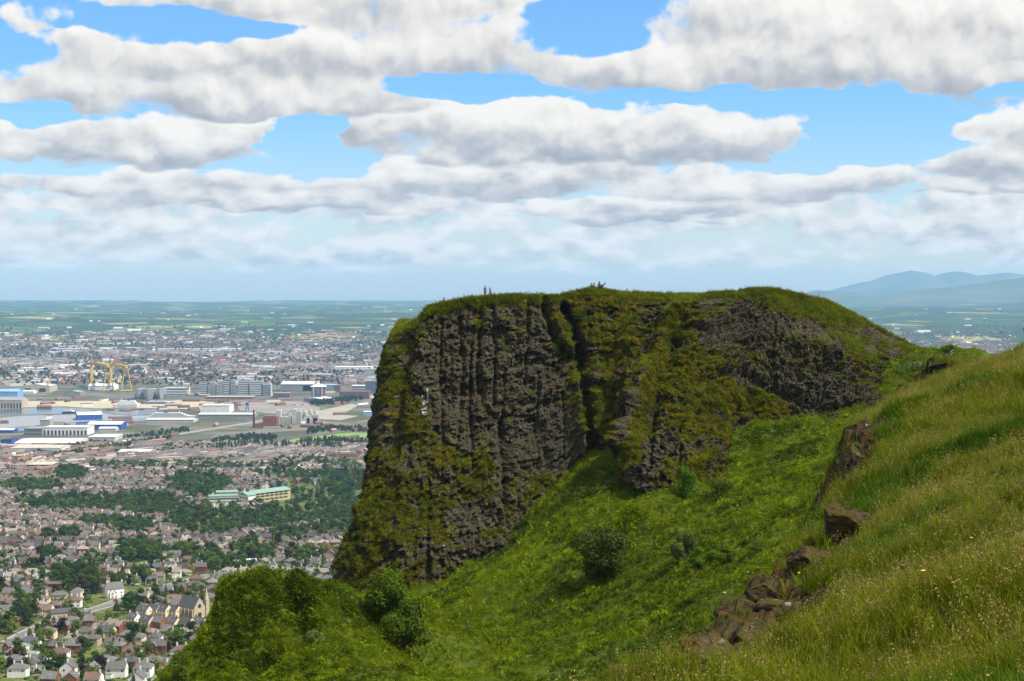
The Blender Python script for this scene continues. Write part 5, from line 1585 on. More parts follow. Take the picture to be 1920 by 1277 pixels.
def shed(name, px, py, wpx, hpx, depth, wall, roof, label, cat_='warehouse', form='g', rot=0.0, doors=0, bands=0, kids=None):
    x, y, z = gpt(px, py)
    s = mpp(y)
    w, h = wpx * s, hpx * s
    root = empty(name, (x, y + depth / 2, z), rot, label, cat_)
    m = MB()
    X, Y_2 = w / 2, depth / 2
    e = h * (.74 if form in 'gG' else .95)
    if form == 'g':
        m.poly([(-X, -Y_2, -2), (X, -Y_2, -2), (X, Y_2, -2), (-X, Y_2, -2), (-X, -Y_2, e), (X, -Y_2, e), (X, Y_2, e), (-X, Y_2, e), (-X, 0, h - .2), (X, 0, h - .2)], [(0, 1, 5, 4), (2, 3, 7, 6), (1, 2, 6, 9, 5), (3, 0, 4, 8, 7)], W_[wall])
    elif form == 'G':
        m.poly([(-X, -Y_2, -2), (X, -Y_2, -2), (X, Y_2, -2), (-X, Y_2, -2), (-X, -Y_2, e), (X, -Y_2, e), (X, Y_2, e), (-X, Y_2, e), (0, -Y_2, h - .2), (0, Y_2, h - .2)], [(0, 1, 5, 8, 4), (2, 3, 7, 9, 6), (1, 2, 6, 5), (3, 0, 4, 7)], W_[wall])
    else:
        m.box(-X, X, -Y_2, Y_2, -2, e, W_[wall])
    link('wall', m.mesh('wall'), root)
    m = MB()
    if form == 'g':
        m.poly([(-X - .5, -Y_2 - .8, e - .3), (X + .5, -Y_2 - .8, e - .3), (X + .5, 0, h), (-X - .5, 0, h), (-X - .5, Y_2 + .8, e - .3), (X + .5, Y_2 + .8, e - .3), (-X - .5, 0, h - .5), (X + .5, 0, h - .5)], [(0, 1, 2, 3), (3, 2, 5, 4), (0, 6, 7, 1), (6, 4, 5, 7), (0, 3, 6), (3, 4, 6), (1, 7, 2), (2, 7, 5)], W_[roof])
    elif form == 'G':
        m.poly([(-X - .8, -Y_2 - .5, e - .3), (0, -Y_2 - .5, h), (X + .8, -Y_2 - .5, e - .3), (-X - .8, Y_2 + .5, e - .3), (0, Y_2 + .5, h), (X + .8, Y_2 + .5, e - .3), (0, -Y_2 - .5, h - .5), (0, Y_2 + .5, h - .5)], [(0, 1, 4, 3), (1, 2, 5, 4), (0, 6, 1), (1, 6, 2), (3, 4, 7), (4, 5, 7), (0, 3, 7, 6), (6, 7, 5, 2)], W_[roof])
    else:
        m.box(-X - .5, X + .5, -Y_2 - .5, Y_2 + .5, e, h, W_[roof])
    link('roof', m.mesh('roof'), root)
    for i in range(doors):
        m = MB(); dw = w / doors * .45; m.box(-dw / 2, dw / 2, -.3, .05, -1, e * .62, W_['black'] if wall != 'navy' else W_['pale'])
        link('door', shared((name, label, 'd'), lambda: m.mesh('door')), root, (-X + w * (i + .5) / doors, -Y_2, 0))
    for i in range(bands):
        m = MB(); m.box(-X * .94, X * .94, -.35, .05, 0, e / bands * .42, W_['glass'])
        link('window', shared((name, label, 'b'), lambda: m.mesh('window')), root, (0, -Y_2, e * (i + .3) / bands))
    return root
shed('hangar', 10, 745, 46, 15, 60, 'sky', 'sky', 'sky blue hangar at the left edge of the docks', 'hangar')
shed('warehouse', 18, 765, 46, 20, 60, 'beige', 'grey', 'long ribbed pale shed on the far quay at the left edge', 'warehouse', 'g', 0, 8)
shed('warehouse', 66, 735, 54, 15, 90, 'beige', 'pale', 'wide beige shed left of the yellow cranes', 'warehouse', 'G', 0.0, 2)
shed('warehouse', 46, 738, 34, 6, 40, 'white', 'white', 'low white shed in front of the wide beige shed', 'warehouse')
shed('warehouse', 189, 731, 48, 11, 70, 'white', 'white', 'white shed standing beneath the legs of the yellow cranes', 'warehouse')
shed('warehouse', 135, 743, 30, 10, 60, 'grey', 'grey', 'grey gabled works left of the cranes', 'works', 'G')
shed('office_block', 330, 742, 44, 15, 40, 'white', 'pale', 'white banded office block right of the silver hull building', 'office', 'f', 0, 0, 3)
shed('office_block', 311, 741, 12, 11, 30, 'white', 'pale', 'small white annexe touching the silver hull building', 'office', 'f', 0, 0, 2)
shed('warehouse', 403, 774, 54, 14, 70, 'white', 'pale', 'big white box shed beside the river ferry berth', 'warehouse', 'f')
shed('transit_shed', 318, 792, 90, 7, 60, 'pale', 'pale', 'long low grey quay shed in front of the white cruise ship', 'shed')
shed('transit_shed', 424, 783, 106, 8, 60, 'grey', 'pale', 'longest low grey quay shed right of the cruise ship', 'shed')
shed('warehouse', 160, 788, 45, 14, 70, 'blue', 'white', 'deep blue shed with pale roof on the spit between the channels', 'warehouse', 'g', .35)
shed('warehouse', 195, 806, 64, 14, 60, 'blue', 'white', 'deep blue shed with long white roof on the near quay', 'warehouse', 'g', 0, 3)
shed('warehouse', 201, 809, 32, 8, 30, 'pale', 'white', 'small white arched shed in front of the deep blue near quay shed', 'shed', 'g')
shed('warehouse', 122, 816, 84, 15, 60, 'white', 'pale', 'long white works with a row of dark doors near the quay', 'works', 'f', 0, 12)
shed('warehouse', 62, 817, 34, 14, 50, 'grey', 'grey', 'grey flat works left of the long white works', 'works', 'f', 0, 0, 2)
shed('grain_silo', 84, 804, 18, 17, 30, 'concrete', 'concrete', 'stepped concrete silo behind the grey flat works', 'silo', 'f')
shed('warehouse', 10, 812, 28, 8, 40, 'blue', 'white', 'blue shed cut by the left edge beside the near channel', 'warehouse')
shed('warehouse', 85, 838, 116, 11, 110, 'white', 'white', 'widest white warehouse in front of the long white works', 'warehouse')
shed('warehouse', 66, 850, 96, 10, 70, 'white', 'beige', 'cream fronted warehouse beside the motorway trees', 'warehouse', 'f', 0, 4)
shed('warehouse', 190, 833, 50, 14, 70, 'pale', 'white', 'pale tall shed right of the widest white warehouse', 'warehouse', 'f')
shed('warehouse', 12, 838, 20, 14, 40, 'blue', 'navy', 'dark blue works at the left edge above the motorway', 'works', 'f')
shed('warehouse', 250, 853, 60, 8, 60, 'beige', 'pale', 'pale roofed school hall right of the motorway trees', 'hall')
shed('factory', 74, 881, 46, 10, 50, 'navy', 'beige', 'dark navy factory with sand coloured roof rim by the motorway', 'factory', 'f')
shed('factory', 86, 870, 30, 5, 40, 'pale', 'white', 'low white roofed shed behind the navy factory', 'shed', 'f')
shed('arena', 557, 733, 62, 17, 100, 'grey', 'pale', 'broad grey domed arena behind the red brick offices', 'arena', 'g')
shed('arena_annexe', 598, 733, 60, 11, 80, 'grey', 'sky', 'low blue grey hall right of the arena', 'hall', 'f')
shed('office_block', 527, 747, 31, 10, 40, 'brick', 'grey', 'red brick block left of the pyramid topped tower', 'office', 'f', 0, 0, 3)
shed('office_block', 664, 748, 56, 14, 50, 'brick', 'brick', 'long red brick block by the cliff edge', 'office', 'f', 0, 0, 4)
shed('office_block', 632, 735, 12, 13, 30, 'brick', 'grey', 'small red block behind the long red brick block', 'office', 'f', 0, 0, 3)
shed('office_block', 676, 733, 34, 10, 40, 'pale', 'white', 'pale glass block behind the long red brick block', 'office', 'f', 0, 0, 2)
shed('office_block', 700, 738, 30, 24, 40, 'glass', 'grey', 'blue glass block beside the cliff edge', 'office', 'f', 0, 0, 5)
shed('tower_block', 697, 706, 24, 14, 30, 'white', 'pale', 'white flats farther back by the cliff edge', 'flats', 'f', 0, 0, 4)
shed('market_hall', 597, 754, 43, 8, 70, 'purple', 'white', 'white roofed hall with purple side right of the docks', 'hall', 'G', -.4)
shed('warehouse', 662, 695, 70, 7, 90, 'white', 'white', 'long white store far behind by the cliff edge', 'store', 'f')
shed('warehouse', 600, 707, 38, 5, 60, 'sky', 'pale', 'low blue grey store behind the pyramid topped tower', 'store', 'f')
shed('warehouse', 350, 658, 118, 4, 100, 'white', 'beige', 'very long pale works far beyond the cranes', 'works', 'f')
shed('warehouse', 430, 658, 36, 4, 80, 'white', 'white', 'pale works right of the very long pale works', 'works', 'f')
shed('warehouse', 120, 658, 60, 4, 80, 'pale', 'pale', 'grey works far beyond the cranes on the left', 'works', 'f')
shed('warehouse', 95, 693, 36, 6, 70, 'white', 'beige', 'cream shed beyond the docks at the left', 'shed', 'f')
shed('warehouse', 60, 695, 44, 5, 60, 'white', 'white', 'white shed left of the cream shed beyond the docks', 'shed', 'f')
shed('store', 690, 779, 18, 7, 30, 'sky', 'white', 'small bright blue fronted store at the cliff edge', 'store', 'f')
shed('school', 285, 930, 1, 1, 1, 'brick', 'grey', 'x') if False else None

# mill with its chimney and the cement silos
def tower_parts(name, label, cat_, px, py, parts, extra=None):
    """parts: (name, dx px, width px, base px, top px, depth m, material)"""
    x, y, z = gpt(px, py)
    s = mpp(y)
    root = empty(name, (x, y, z), 0, label, cat_)
    for (pn, dx, w, b0, t0, dep, mt) in parts:
        m = MB(); m.box((dx - w / 2) * s, (dx + w / 2) * s, 0, dep, b0 * s - (2 if b0 == 0 else 0), t0 * s, W_[mt])
        link(pn, m.mesh(pn), root)
    if extra: extra(root, s)
    return root
tower_parts('grain_mill', 'square red brick grain mill beside a tall chimney', 'mill', 506, 803, [('wall', 0, 27, 0, 21, 34, 'brick'), ('roof', 0, 22, 21, 23, 28, 'brick'), ('annexe', -22, 15, 0, 9, 26, 'brick'), ('annexe', 4, 32, 0, 3, -8, 'concrete'),
            *[('window', -10 + 5 * i, 1.2, 5 + 5 * j, 7 + 5 * j, -.4, 'black') for i in range(5) for j in range(3)]])
def chim(root, s):
    m = MB(); m.lathe([(3.2, -1), (2.4, 42), (2.7, 43), (2.7, 45)], W_['brick'], 12); link('shaft', m.mesh('shaft', True), root)
    m = MB(); m.lathe([(2.8, 45), (2.8, 46.2)], W_['concrete'], 12); link('cap', m.mesh('cap'), root)
tower_parts('mill_chimney', 'slender red brick chimney left of the grain mill', 'chimney', 476, 801, [], chim)
def silos(root, s):
    for i in range(5):
        m = MB(); m.lathe([(5.2, -1), (5.2, 30 + 3 * (i % 2)), (3.0, 33 + 3 * (i % 2))], W_['concrete'], 12); link('silo', m.mesh('silo', True), root, (10 * s * (i - 1.0) + 18, 20, 0))
    m = MB(); m.tube([(-35, 12, 10), (10, 12, 46)], 2, 2, W_['pale'], 6); link('conveyor', m.mesh('conveyor'), root)
    m = MB(); m.tube([(14 * s, 8, 0), (14 * s, 8, 62)], 1.0, .5, W_['pale'], 6); link('mast', m.mesh('mast'), root)
tower_parts('cement_works', 'pale grey cluster of silos and towers right of the grain mill', 'works', 548, 794,
            [('tower', -26, 9, 0, 25, 20, 'pale'), ('hall', -12, 20, 0, 12, 30, 'concrete'), ('tower', 4, 9, 0, 27, 22, 'pale'), ('tower', 13, 8, 0, 22, 20, 'concrete'), ('hall', 34, 26, 0, 10, 30, 'pale'), ('tower', 44, 10, 0, 16, 18, 'concrete'), ('tower', 30, 5, 0, 15, 12, 'pale')], silos)
# tower with the white pyramid cap
def cap(root, s):
    m = MB(); m.poly([(-15 * s, -2, 23 * s), (15 * s, -2, 23 * s), (15 * s, 34, 23 * s), (-15 * s, 34, 23 * s), (0, 16, 31 * s), (-3 * s, 13, 27.5 * s), (3 * s, 13, 27.5 * s), (3 * s, 19, 27.5 * s), (-3 * s, 19, 27.5 * s)], [(0, 3, 2, 1), (0, 1, 6, 5), (1, 2, 7, 6), (2, 3, 8, 7), (3, 0, 5, 8), (5, 6, 4), (6, 7, 4), (7, 8, 4), (8, 5, 4)], W_['white']); link('roof', m.mesh('roof'), root)
tower_parts('office_tower', 'glass and brick office tower with a white pyramid cap', 'tower', 596, 748, [('wall', 0, 24, 0, 23, 32, 'brick'), ('glass_bay', 0, 9, 1, 22, -2, 'glass'), ('glass_bay', -8, 3, 1, 22, -1.2, 'silver'), ('glass_bay', 8, 3, 1, 22, -1.2, 'silver')], cap)
# flats along the river
for i, (px, w, h, mt) in enumerate([(381, 13, 26, 'glass'), (398, 9, 27, 'silver'), (412, 10, 30, 'white'), (424, 12, 31, 'glass'), (437, 9, 30, 'silver'), (456, 18, 29, 'glass'), (480, 24, 28, 'grey'), (499, 18, 24, 'pale')]):
    tower_parts('apartment_block', ['leftmost blue glass flats by the river', 'narrow silver flats right of the leftmost glass flats', 'bright white narrow flats in the riverside row', 'tall dark glass flats in the middle of the riverside row', 'pale silver flats right of the tall dark glass flats', 'wide glass flats with white floor bands', 'broad grey flats near the right end of the riverside row', 'low pale flats at the right end of the riverside row'][i], 'flats', px, 743,
                [('wall', 0, w, 0, h, 26, mt), ('roof', 0, w * .7, h, h + 1.2, 20, 'grey')] + [('balcony', 0, w * .96, 3 + 3.4 * j, 4.1 + 3.4 * j, -.9, 'white' if mt in ('glass', 'grey') else 'glass') for j in range(int((h - 4) / 3.4) + 1)])
shed('works_yard', 430, 748, 90, 4, 60, 'brick', 'concrete', 'low building site at the foot of the riverside flats', 'site', 'f')
# silver building like ship bows
def hulls(root, s):
    for i, (dx, w, y0) in enumerate([(-20, 15, 14), (0, 22, 0), (21, 15, 12)]):
        m = MB(); w0 = w * .62
        m.poly([(-w0 / 2 * s, 6, -1), (w0 / 2 * s, 6, -1), (w0 / 2 * s, 34, -1), (-w0 / 2 * s, 34, -1), (-w / 2 * s, 0, 19 * s), (w / 2 * s, 0, 20 * s), (w / 2 * s, 40, 20 * s), (-w / 2 * s, 40, 19 * s), (0, -14, 20.5 * s), (0, -1, -1)],
               [(0, 9, 8, 4), (9, 1, 5, 8), (1, 2, 6, 5), (2, 3, 7, 6), (3, 0, 4, 7), (4, 8, 5, 6, 7)], W_['silver']); link('hull_wing', m.mesh('hull_wing'), root, (dx * s, y0, 0))
    m = MB(); m.box(-28 * s, 28 * s, 20, 44, -1, 9 * s, W_['glass']); link('glass_core', m.mesh('glass_core'), root)
tower_parts('museum', 'silver angular building shaped like ship bows by the slipway', 'museum', 278, 749, [], hulls)

# gantry cranes
def gantry(lp, rp_, label):
    a, b = np.array(gpt(*lp)), np.array(gpt(*rp_))
    root = empty('gantry_crane', (float(a[0] + b[0]) / 2, float(a[1] + b[1]) / 2, 2.0), 0, label, 'crane', 'yellow gantry cranes in the shipyard')
    o = np.array([(a[0] + b[0]) / 2, (a[1] + b[1]) / 2, 2.0])
    a, b = a - o, b - o
    H = 47 * mpp(gpt(*lp)[1])
    u = (b - a)[:2] / np.linalg.norm((b - a)[:2]); nrm_ = np.array([-u[1], u[0]])
    def obox(name, p0, p1, hw, z0, z1):
        m = MB(); c = [p0[:2] - nrm_ * hw, p1[:2] - nrm_ * hw, p1[:2] + nrm_ * hw, p0[:2] + nrm_ * hw]
        m.poly([(q[0], q[1], z0) for q in c] + [(q[0], q[1], z1) for q in c], [(0, 3, 2, 1), (4, 5, 6, 7), (0, 1, 5, 4), (1, 2, 6, 5), (2, 3, 7, 6), (3, 0, 4, 7)], W_['yellow'])
        return link(name, m.mesh(name), root)
    u3 = np.array([u[0], u[1], 0])
    obox('girder', a - u3 * 12, b + u3 * 10, 4.6, H - 10, H)
    obox('leg', a - u3 * 5, a + u3 * 5, 5, -1, H - 9.8)
    for sg in (-1, 1):
        m = MB(); f = b[:2] + nrm_ * sg * 19
        m.tube([(f[0], f[1], -1), (b[0] + nrm_[0] * sg * 4, b[1] + nrm_[1] * sg * 4, H - 8)], 2.3, 2.0, W_['yellow'], 6); link('leg', m.mesh('leg'), root)
    f0, f1 = b[:2] + nrm_ * 19, b[:2] - nrm_ * 19
    m = MB(); m.tube([(f0[0], f0[1], 3), (f1[0], f1[1], 3)], 2.0, 2.0, W_['yellow'], 6); link('sill_beam', m.mesh('sill_beam'), root)
    c = a * .7 + b * .3
    m = MB(); m.box(c[0] - 9, c[0] + 9, c[1] - 6, c[1] + 6, H + .05, H + 6, W_['red']); link('trolley', m.mesh('trolley'), root)
gantry((172, 724), (203, 733), 'left and farther of the two giant yellow gantry cranes')
gantry((208, 727), (237, 734), 'right and nearer of the two giant yellow gantry cranes')
def quay_crane(px, py, h, c, label):
    def ex(root, s):
        H = h * s
        for i, (x_, y_) in enumerate(((-4, 0), (4, 0), (-4, 8), (4, 8))):
            m = MB(); m.tube([(x_, y_, -1), (x_ * .5, 4 + (y_ - 4) * .4, H * .6)], .9, .8, W_[c], 5); link('leg', m.mesh('leg'), root)
        m = MB(); m.box(-4, 4, 0, 8, H * .6, H * .82, W_[c]); link('cab', m.mesh('cab'), root)
        m = MB(); m.tube([(0, 4, H * .8), (14, 4, H * 1.15)], 1.0, .5, W_[c], 5); link('jib', m.mesh('jib'), root)
    tower_parts('quay_crane', label, 'crane', px, py, [], ex)
quay_crane(463, 770, 18, 'blue', 'blue harbour crane right of the red containers')
quay_crane(89, 735, 26, 'yellow', 'thin yellow tower crane in front of the wide beige shed')
quay_crane(352, 742, 22, 'yellow', 'yellow tower crane on the building site left of the flats')
quay_crane(396, 742, 32, 'yellow', 'tall yellow tower crane in front of the riverside flats')

# water, quays, pitches, motorway
water_m, K, wb, _o = new_mat('river_water')
K._set(wb.inputs['Base Color'], (0.05, 0.075, 0.085, 1)); wb.inputs['Roughness'].default_value = .12; wb.inputs['Specular IOR Level'].default_value = .6
bp = K.n('ShaderNodeBump'); bp.inputs['Strength'].default_value = .25; bp.inputs['Distance'].default_value = 1.0
K._set(bp.inputs['Height'], K.noise(K.n('ShaderNodeNewGeometry').outputs['Position'], .12, 4, .6).outputs[0]); K.nt.links.new(bp.outputs[0], wb.inputs['Normal'])
def sheet(name, pxs, mat_, lift):
    V = [gpt(*p) for p in pxs]
    m = MB(); m.poly([(v[0], v[1], v[2] + lift) for v in V], [tuple(range(len(V)))], mat_)
    o = link(name, m.mesh(name)); tag(o, kind='structure'); return o
sheet('water', [(-15, 782), (-15, 772), (41, 766), (105, 764), (145, 765), (180, 768), (240, 766), (300, 768), (298, 776), (250, 779), (215, 777), (176, 771), (150, 775), (120, 776), (42, 778)], water_m, .30)
sheet('water', [(-15, 812), (-15, 806), (73, 800), (105, 794), (163, 791), (240, 786), (275, 784), (276, 789), (230, 792), (163, 797.5), (105, 803), (30, 809)], water_m, .30)
sheet('quay', [(150, 777), (176, 772), (216, 778), (250, 780), (300, 778), (310, 786), (262, 785), (163, 790), (105, 793), (60, 799), (0, 803), (0, 784), (42, 780)], W_['grey'], .24)
sheet('quay', [(40, 764), (44, 752), (210, 752), (250, 756), (340, 750), (400, 754), (410, 768), (300, 766), (240, 764), (180, 766), (120, 762)], dmat('sandy_quay', (.42, .36, .22), (.34, .31, .22), .01), .20)
sheet('quay', [(440, 752), (560, 752), (600, 764), (600, 778), (520, 776), (450, 770)], dmat('worn_quay', (.24, .22, .19), (.17, .16, .14), .012), .20)
sheet('sports_pitch', [(560, 830), (585, 820), (650, 812), (692, 813), (682, 826), (640, 830)], W_['turf'], 1.0)
sheet('sports_pitch', [(520, 853), (540, 847), (600, 846), (640, 848), (620, 853), (560, 854)], W_['turf'], 1.2)
sheet('sports_pitch', [(525, 831), (560, 822), (570, 826), (560, 836), (528, 837)], W_['turf'], 1.0)
sheet('freight_yard', [(570, 776), (660, 757), (672, 760), (640, 778), (672, 780), (640, 788), (600, 786)], dmat('sandy_yard', (.32, .29, .22), (.26, .24, .19), .012), .22)
mw = [gpt(*p) for p in [(-20, 884), (20, 876), (60, 866), (100, 857.5), (190, 838), (330, 815), (400, 804), (470, 793), (560, 778)]]
strip('motorway', mw, 15, dmat('motorway_tarmac', (.20, .19, .19), (.25, .24, .23), .02, .95), .55)
for i, (px, py) in enumerate([(19, 883), (60, 872), (116, 857)]):
    def lampx(root, s):
        m = MB(); m.tube([(0, 0, -1), (0, 0, 24)], .5, .3, W_['white'], 6); link('pole', m.mesh('pole'), root)
        m = MB(); m.lathe([(2.2, 23.4), (2.4, 24), (1.8, 24.8)], W_['white'], 8); link('lamp_head', m.mesh('lamp_head'), root)
    tower_parts('mast_lamp', ['white mast lamp nearest the left edge beside the motorway', 'white mast lamp in the middle of three beside the motorway', 'white mast lamp furthest along the motorway'][i], 'lamp', px, py, [], lampx)
for i, (px, py) in enumerate([(535, 850), (556, 848), (567, 854), (582, 847), (588, 848), (613, 850), (635, 851)]):
    def fl(root, s):
        m = MB(); m.tube([(0, 0, -1), (0, 0, 15)], .3, .2, W_['white'], 5); link('pole', m.mesh('pole'), root)
        m = MB(); m.box(-1.2, 1.2, -.2, .2, 14.2, 15.6, W_['white']); link('lamp_head', m.mesh('lamp_head'), root)
    tag(tower_parts('floodlight_mast', 'white floodlight mast of the lower green pitch, %s from the left' % ORD[i], 'mast', px, py, [], fl), group='floodlight masts of the pitch')

# ships
def ship(px, py, L, h, label, hullc, rot=0.0, cat_='ship'):
    x, y, z = gpt(px, py); s = mpp(y); l = L * s / 2; H = h * s
    root = empty('ship', (x, y, z + .2), rot, label, cat_)
    m = MB(); b = 9
    m.poly([(-l, -b, 0), (l * .85, -b, 0), (l * 1.0, 0, 0), (l * .85, b, 0), (-l, b, 0), (-l, -b - 1, H * .38), (l * .9, -b - 1, H * .42), (l * 1.1, 0, H * .46), (l * .9, b + 1, H * .42), (-l, b + 1, H * .38)],
           [(0, 1, 6, 5), (1, 2, 7, 6), (2, 3, 8, 7), (3, 4, 9, 8), (4, 0, 5, 9), (5, 6, 7, 8, 9)], W_[hullc]); link('hull', m.mesh('hull'), root)
    for i in range(3):
        m = MB(); m.box(-l * (.92 - .08 * i), l * (.72 - .12 * i), -b + i, b - i, H * (.40 + .15 * i) + .05 * i, H * (.55 + .15 * i), W_['white']); link('deck', m.mesh('deck'), root)
        m = MB(); m.box(-l * (.9 - .08 * i), l * (.7 - .12 * i), -b + i - .4, -b + i, H * (.45 + .15 * i), H * (.50 + .15 * i), W_['glass']); link('window', m.mesh('window'), root)
    m = MB(); m.box(-l * .35, -l * .15, -4, 4, H * .86, H * 1.08, W_['blue'] if hullc == 'white' else W_['red'], .8); link('funnel', m.mesh('funnel'), root)
    m = MB(); m.tube([(l * .35, 0, H * .85), (l * .35, 0, H * 1.25)], .8, .4, W_['white'], 5); link('mast', m.mesh('mast'), root)
ship(322, 785, 84, 13, 'long white cruise ship moored behind the low grey quay shed', 'white')
ship(236, 764, 46, 15, 'white ferry with a high bow at the sandy quay', 'white', math.pi)
ship(300, 757, 50, 6, 'dark blue hulled barge right of the white ferry', 'blue', 0, 'barge')
ship(130, 775, 24, 7, 'dark dredger beside the spit with the blue shed', 'navy', 0, 'dredger')
# containers: each visible stack row stands by itself
rk_ = random.Random(9)
for i, (px, py, w, n) in enumerate([(425, 757, 24, 2), (450, 757, 22, 2), (418, 761, 22, 1), (442, 761, 24, 2), (462, 760, 16, 1), (205, 769, 26, 1), (235, 770, 24, 1), (262, 768, 30, 1), (300, 763, 30, 1), (335, 761, 28, 1), (480, 754, 30, 1), (520, 757, 30, 1), (560, 760, 24, 1), (395, 753, 20, 1)]):
    x, y, z = gpt(px, py); s = mpp(y)
    root = empty('container_row', (x, y, z), 0, ['back left', 'back right', 'front left', 'front middle', 'front right', 'ferry quay leftmost', 'ferry quay second', 'ferry quay third', 'barge side left', 'barge side right', 'rail yard left', 'rail yard middle', 'rail yard right', 'flats side'][i] + ' row of shipping containers on the quay', 'containers', 'rows of shipping containers')
    L = w * s
    k = int(L / 12.4)
    for j in range(n):
        for q_ in range(k):
            cm_ = shared(('cont', rk_.randrange(6)), lambda: None) or None
            c = rk_.choice(['red', 'red', 'red', 'blue', 'white', 'brick'])
            def cmesh():
                m = MB(); m.box(-6, 6, -1.25, 1.25, 0, 2.6, W_[c]); m.box(-6.05, 6.05, -1.3, 1.3, 2.45, 2.62, W_[c]); return m.mesh('container')
            link('container', shared(('container', c), cmesh), root, (-L / 2 + 12.4 * q_ + 6, 0, .2 + 2.65 * j))

# ------------------------------------------------ church, villas and halls among the near houses
def church(px, py):
    x, y, z = gpt(px, py)
    root = empty('church', (x, y + 6, z), R(-38), 'sandstone church with steep dark roof, rose window and slim spire', 'church')
    L, D, e, r = 18, 10, 7, 14
    link('wall', wall_gable(L, D, e, r, W_['sand']), root)
    link('roof', roof_gable(L - .8, D - .6, e + .2, r - .15, M['dark slate'], .4), root)
    for i in range(5):
        for s_ in (-1, 1):
            m = MB(); m.box(-.5, .5, -.6, .6, -2, 6.2, W_['sand'], .7); link('buttress', m.mesh('buttress'), root, (-L / 2 + 1 + i * 4, s_ * (D / 2 + .6), 0))
    for i in range(4):
        m = MB(); m.poly([(-.6, -.06, 1.5), (.6, -.06, 1.5), (.6, -.06, 4.2), (0, -.06, 5.2), (-.6, -.06, 4.2), (-.6, .1, 1.5), (.6, .1, 1.5), (.6, .1, 4.2), (0, .1, 5.2), (-.6, .1, 4.2)], [(0, 1, 2, 3, 4), (5, 9, 8, 7, 6), (0, 4, 9, 5), (1, 6, 7, 2)], glass_m)
        link('window', m.mesh('window'), root, (-L / 2 + 3 + i * 4, -D / 2, 0))
    m = MB(); 
    vs = [(L / 2 + .08, 1.5 * math.cos(a_ * math.pi / 6), 8 + 1.5 * math.sin(a_ * math.pi / 6)) for a_ in range(12)]
    m.poly(vs, [tuple(range(12))], glass_m); link('rose_window', m.mesh('rose_window'), root)
    m = MB(); m.box(L / 2, L / 2 + .5, -1.2, 1.2, -1, 3.4, W_['black']); link('door', m.mesh('door'), root)
    m = MB(); m.box(-1.5, 1.5, -1.5, 1.5, -2, 11, W_['sand'], .92); t_ = link('tower', m.mesh('tower'), root, (L / 2 - 1.2, D / 2 + 2.2, 0))
    m = MB(); m.lathe([(1.75, 11), (.9, 15), (.08, 20.5)], W_['sand'], 8); link('spire', m.mesh('spire'), t_)
church(355, 1158)
KINDS['villa'] = (13.0, 10.0, 7.6, 12.2, 'c'); KINDS['manor'] = (13.5, 9.4, 6.0, 10.0, 'c')
g_ = gpt(215, 1120); build_house('villa', 'white rendered', 'grey slate', g_[0], g_[1], R(28), 'big three storey white villa with gables beside the bend of the road', None, 901)
def units(lst, rot, labels):
    for (px, py, wall, roof, kind), lab in zip(lst, labels):
        g_ = gpt(px, py); build_house(kind, wall, roof, g_[0], g_[1] + 4, rot, lab, 'cream gabled houses beside the church', 910 + int(px))
KINDS['row house'] = (10.0, 7.4, 5.3, 8.8, 'g')
units([(268, 1157, 'cream rendered', 'dark slate', 'row house'), (288, 1156, 'cream rendered', 'dark slate', 'row house'), (306, 1157, 'cream rendered', 'dark slate', 'row house'), (324, 1157, 'cream rendered', 'dark slate', 'row house')], R(-30),
      ['cream gabled row house, leftmost in the row behind, left of the church', 'cream gabled row house, second from left in the row behind', 'cream gabled row house, third from left in the row behind', 'cream gabled row house nearest the church in the row behind'])
units([(248, 1172, 'white rendered', 'grey slate', 'row house'), (274, 1178, 'cream rendered', 'dark slate', 'row house'), (297, 1180, 'red brick', 'grey slate', 'row house'), (322, 1180, 'cream rendered', 'dark slate', 'row house'), (348, 1181, 'cream rendered', 'dark slate', 'row house'), (374, 1181, 'cream rendered', 'dark slate', 'row house'), (396, 1182, 'cream rendered', 'dark slate', 'row house')], R(-34),
      ['white gabled house at the left end of the front cream row', 'cream gabled house second in the front row below the church', 'red brick gabled house within the front cream row', 'cream gabled house right of the red brick one in the front row', 'cream gabled house third from the knoll in the front row', 'cream gabled house second from the knoll in the front row', 'cream gabled house touching the edge of the knoll'])
g_ = gpt(219, 1184); build_house('long gabled', 'red brick', 'pale tiled', g_[0], g_[1], R(-40), 'long red brick house with pale roof left of the front cream row', None, 931)
g_ = gpt(190, 1196); build_house('manor', 'cream rendered', 'pale tiled', g_[0], g_[1], R(-25), 'big cream house with pale roofs left of the long red brick house', None, 932)
def modern(px, py):
    x, y, z = gpt(px, py); root = empty('house', (x, y, z), R(-24), 'white flat roofed modern house with stepped blocks near the left edge', 'house')
    for i, (x0, x1, y0, y1, z0, z1) in enumerate([(-7, 7, -4, 4, -2, 3.0), (-7, 0, -3.5, 3.5, 3.0, 5.8), (-6, -1.5, -2.5, 2, 5.8, 7.4)]):
        m = MB(); m.box(x0, x1, y0, y1, z0, z1, M['white rendered']); link('wall', m.mesh('wall'), root)
        m = MB(); m.box(x0 - .15, x1 + .15, y0 - .15, y1 + .15, z1 + .01, z1 + .2, W_['grey']); link('roof', m.mesh('roof'), root)
        m = MB(); m.box(x0 + 1, x0 + 3, y0 - .08, y0 + .02, z1 - 1.9, z1 - .6, glass_m); link('window', m.mesh('window'), root)
        m = MB(); m.box(x1 - 3, x1 - 1, y0 - .08, y0 + .02, z1 - 1.9, z1 - .6, glass_m); link('window', m.mesh('window'), root)
modern(48, 1232)
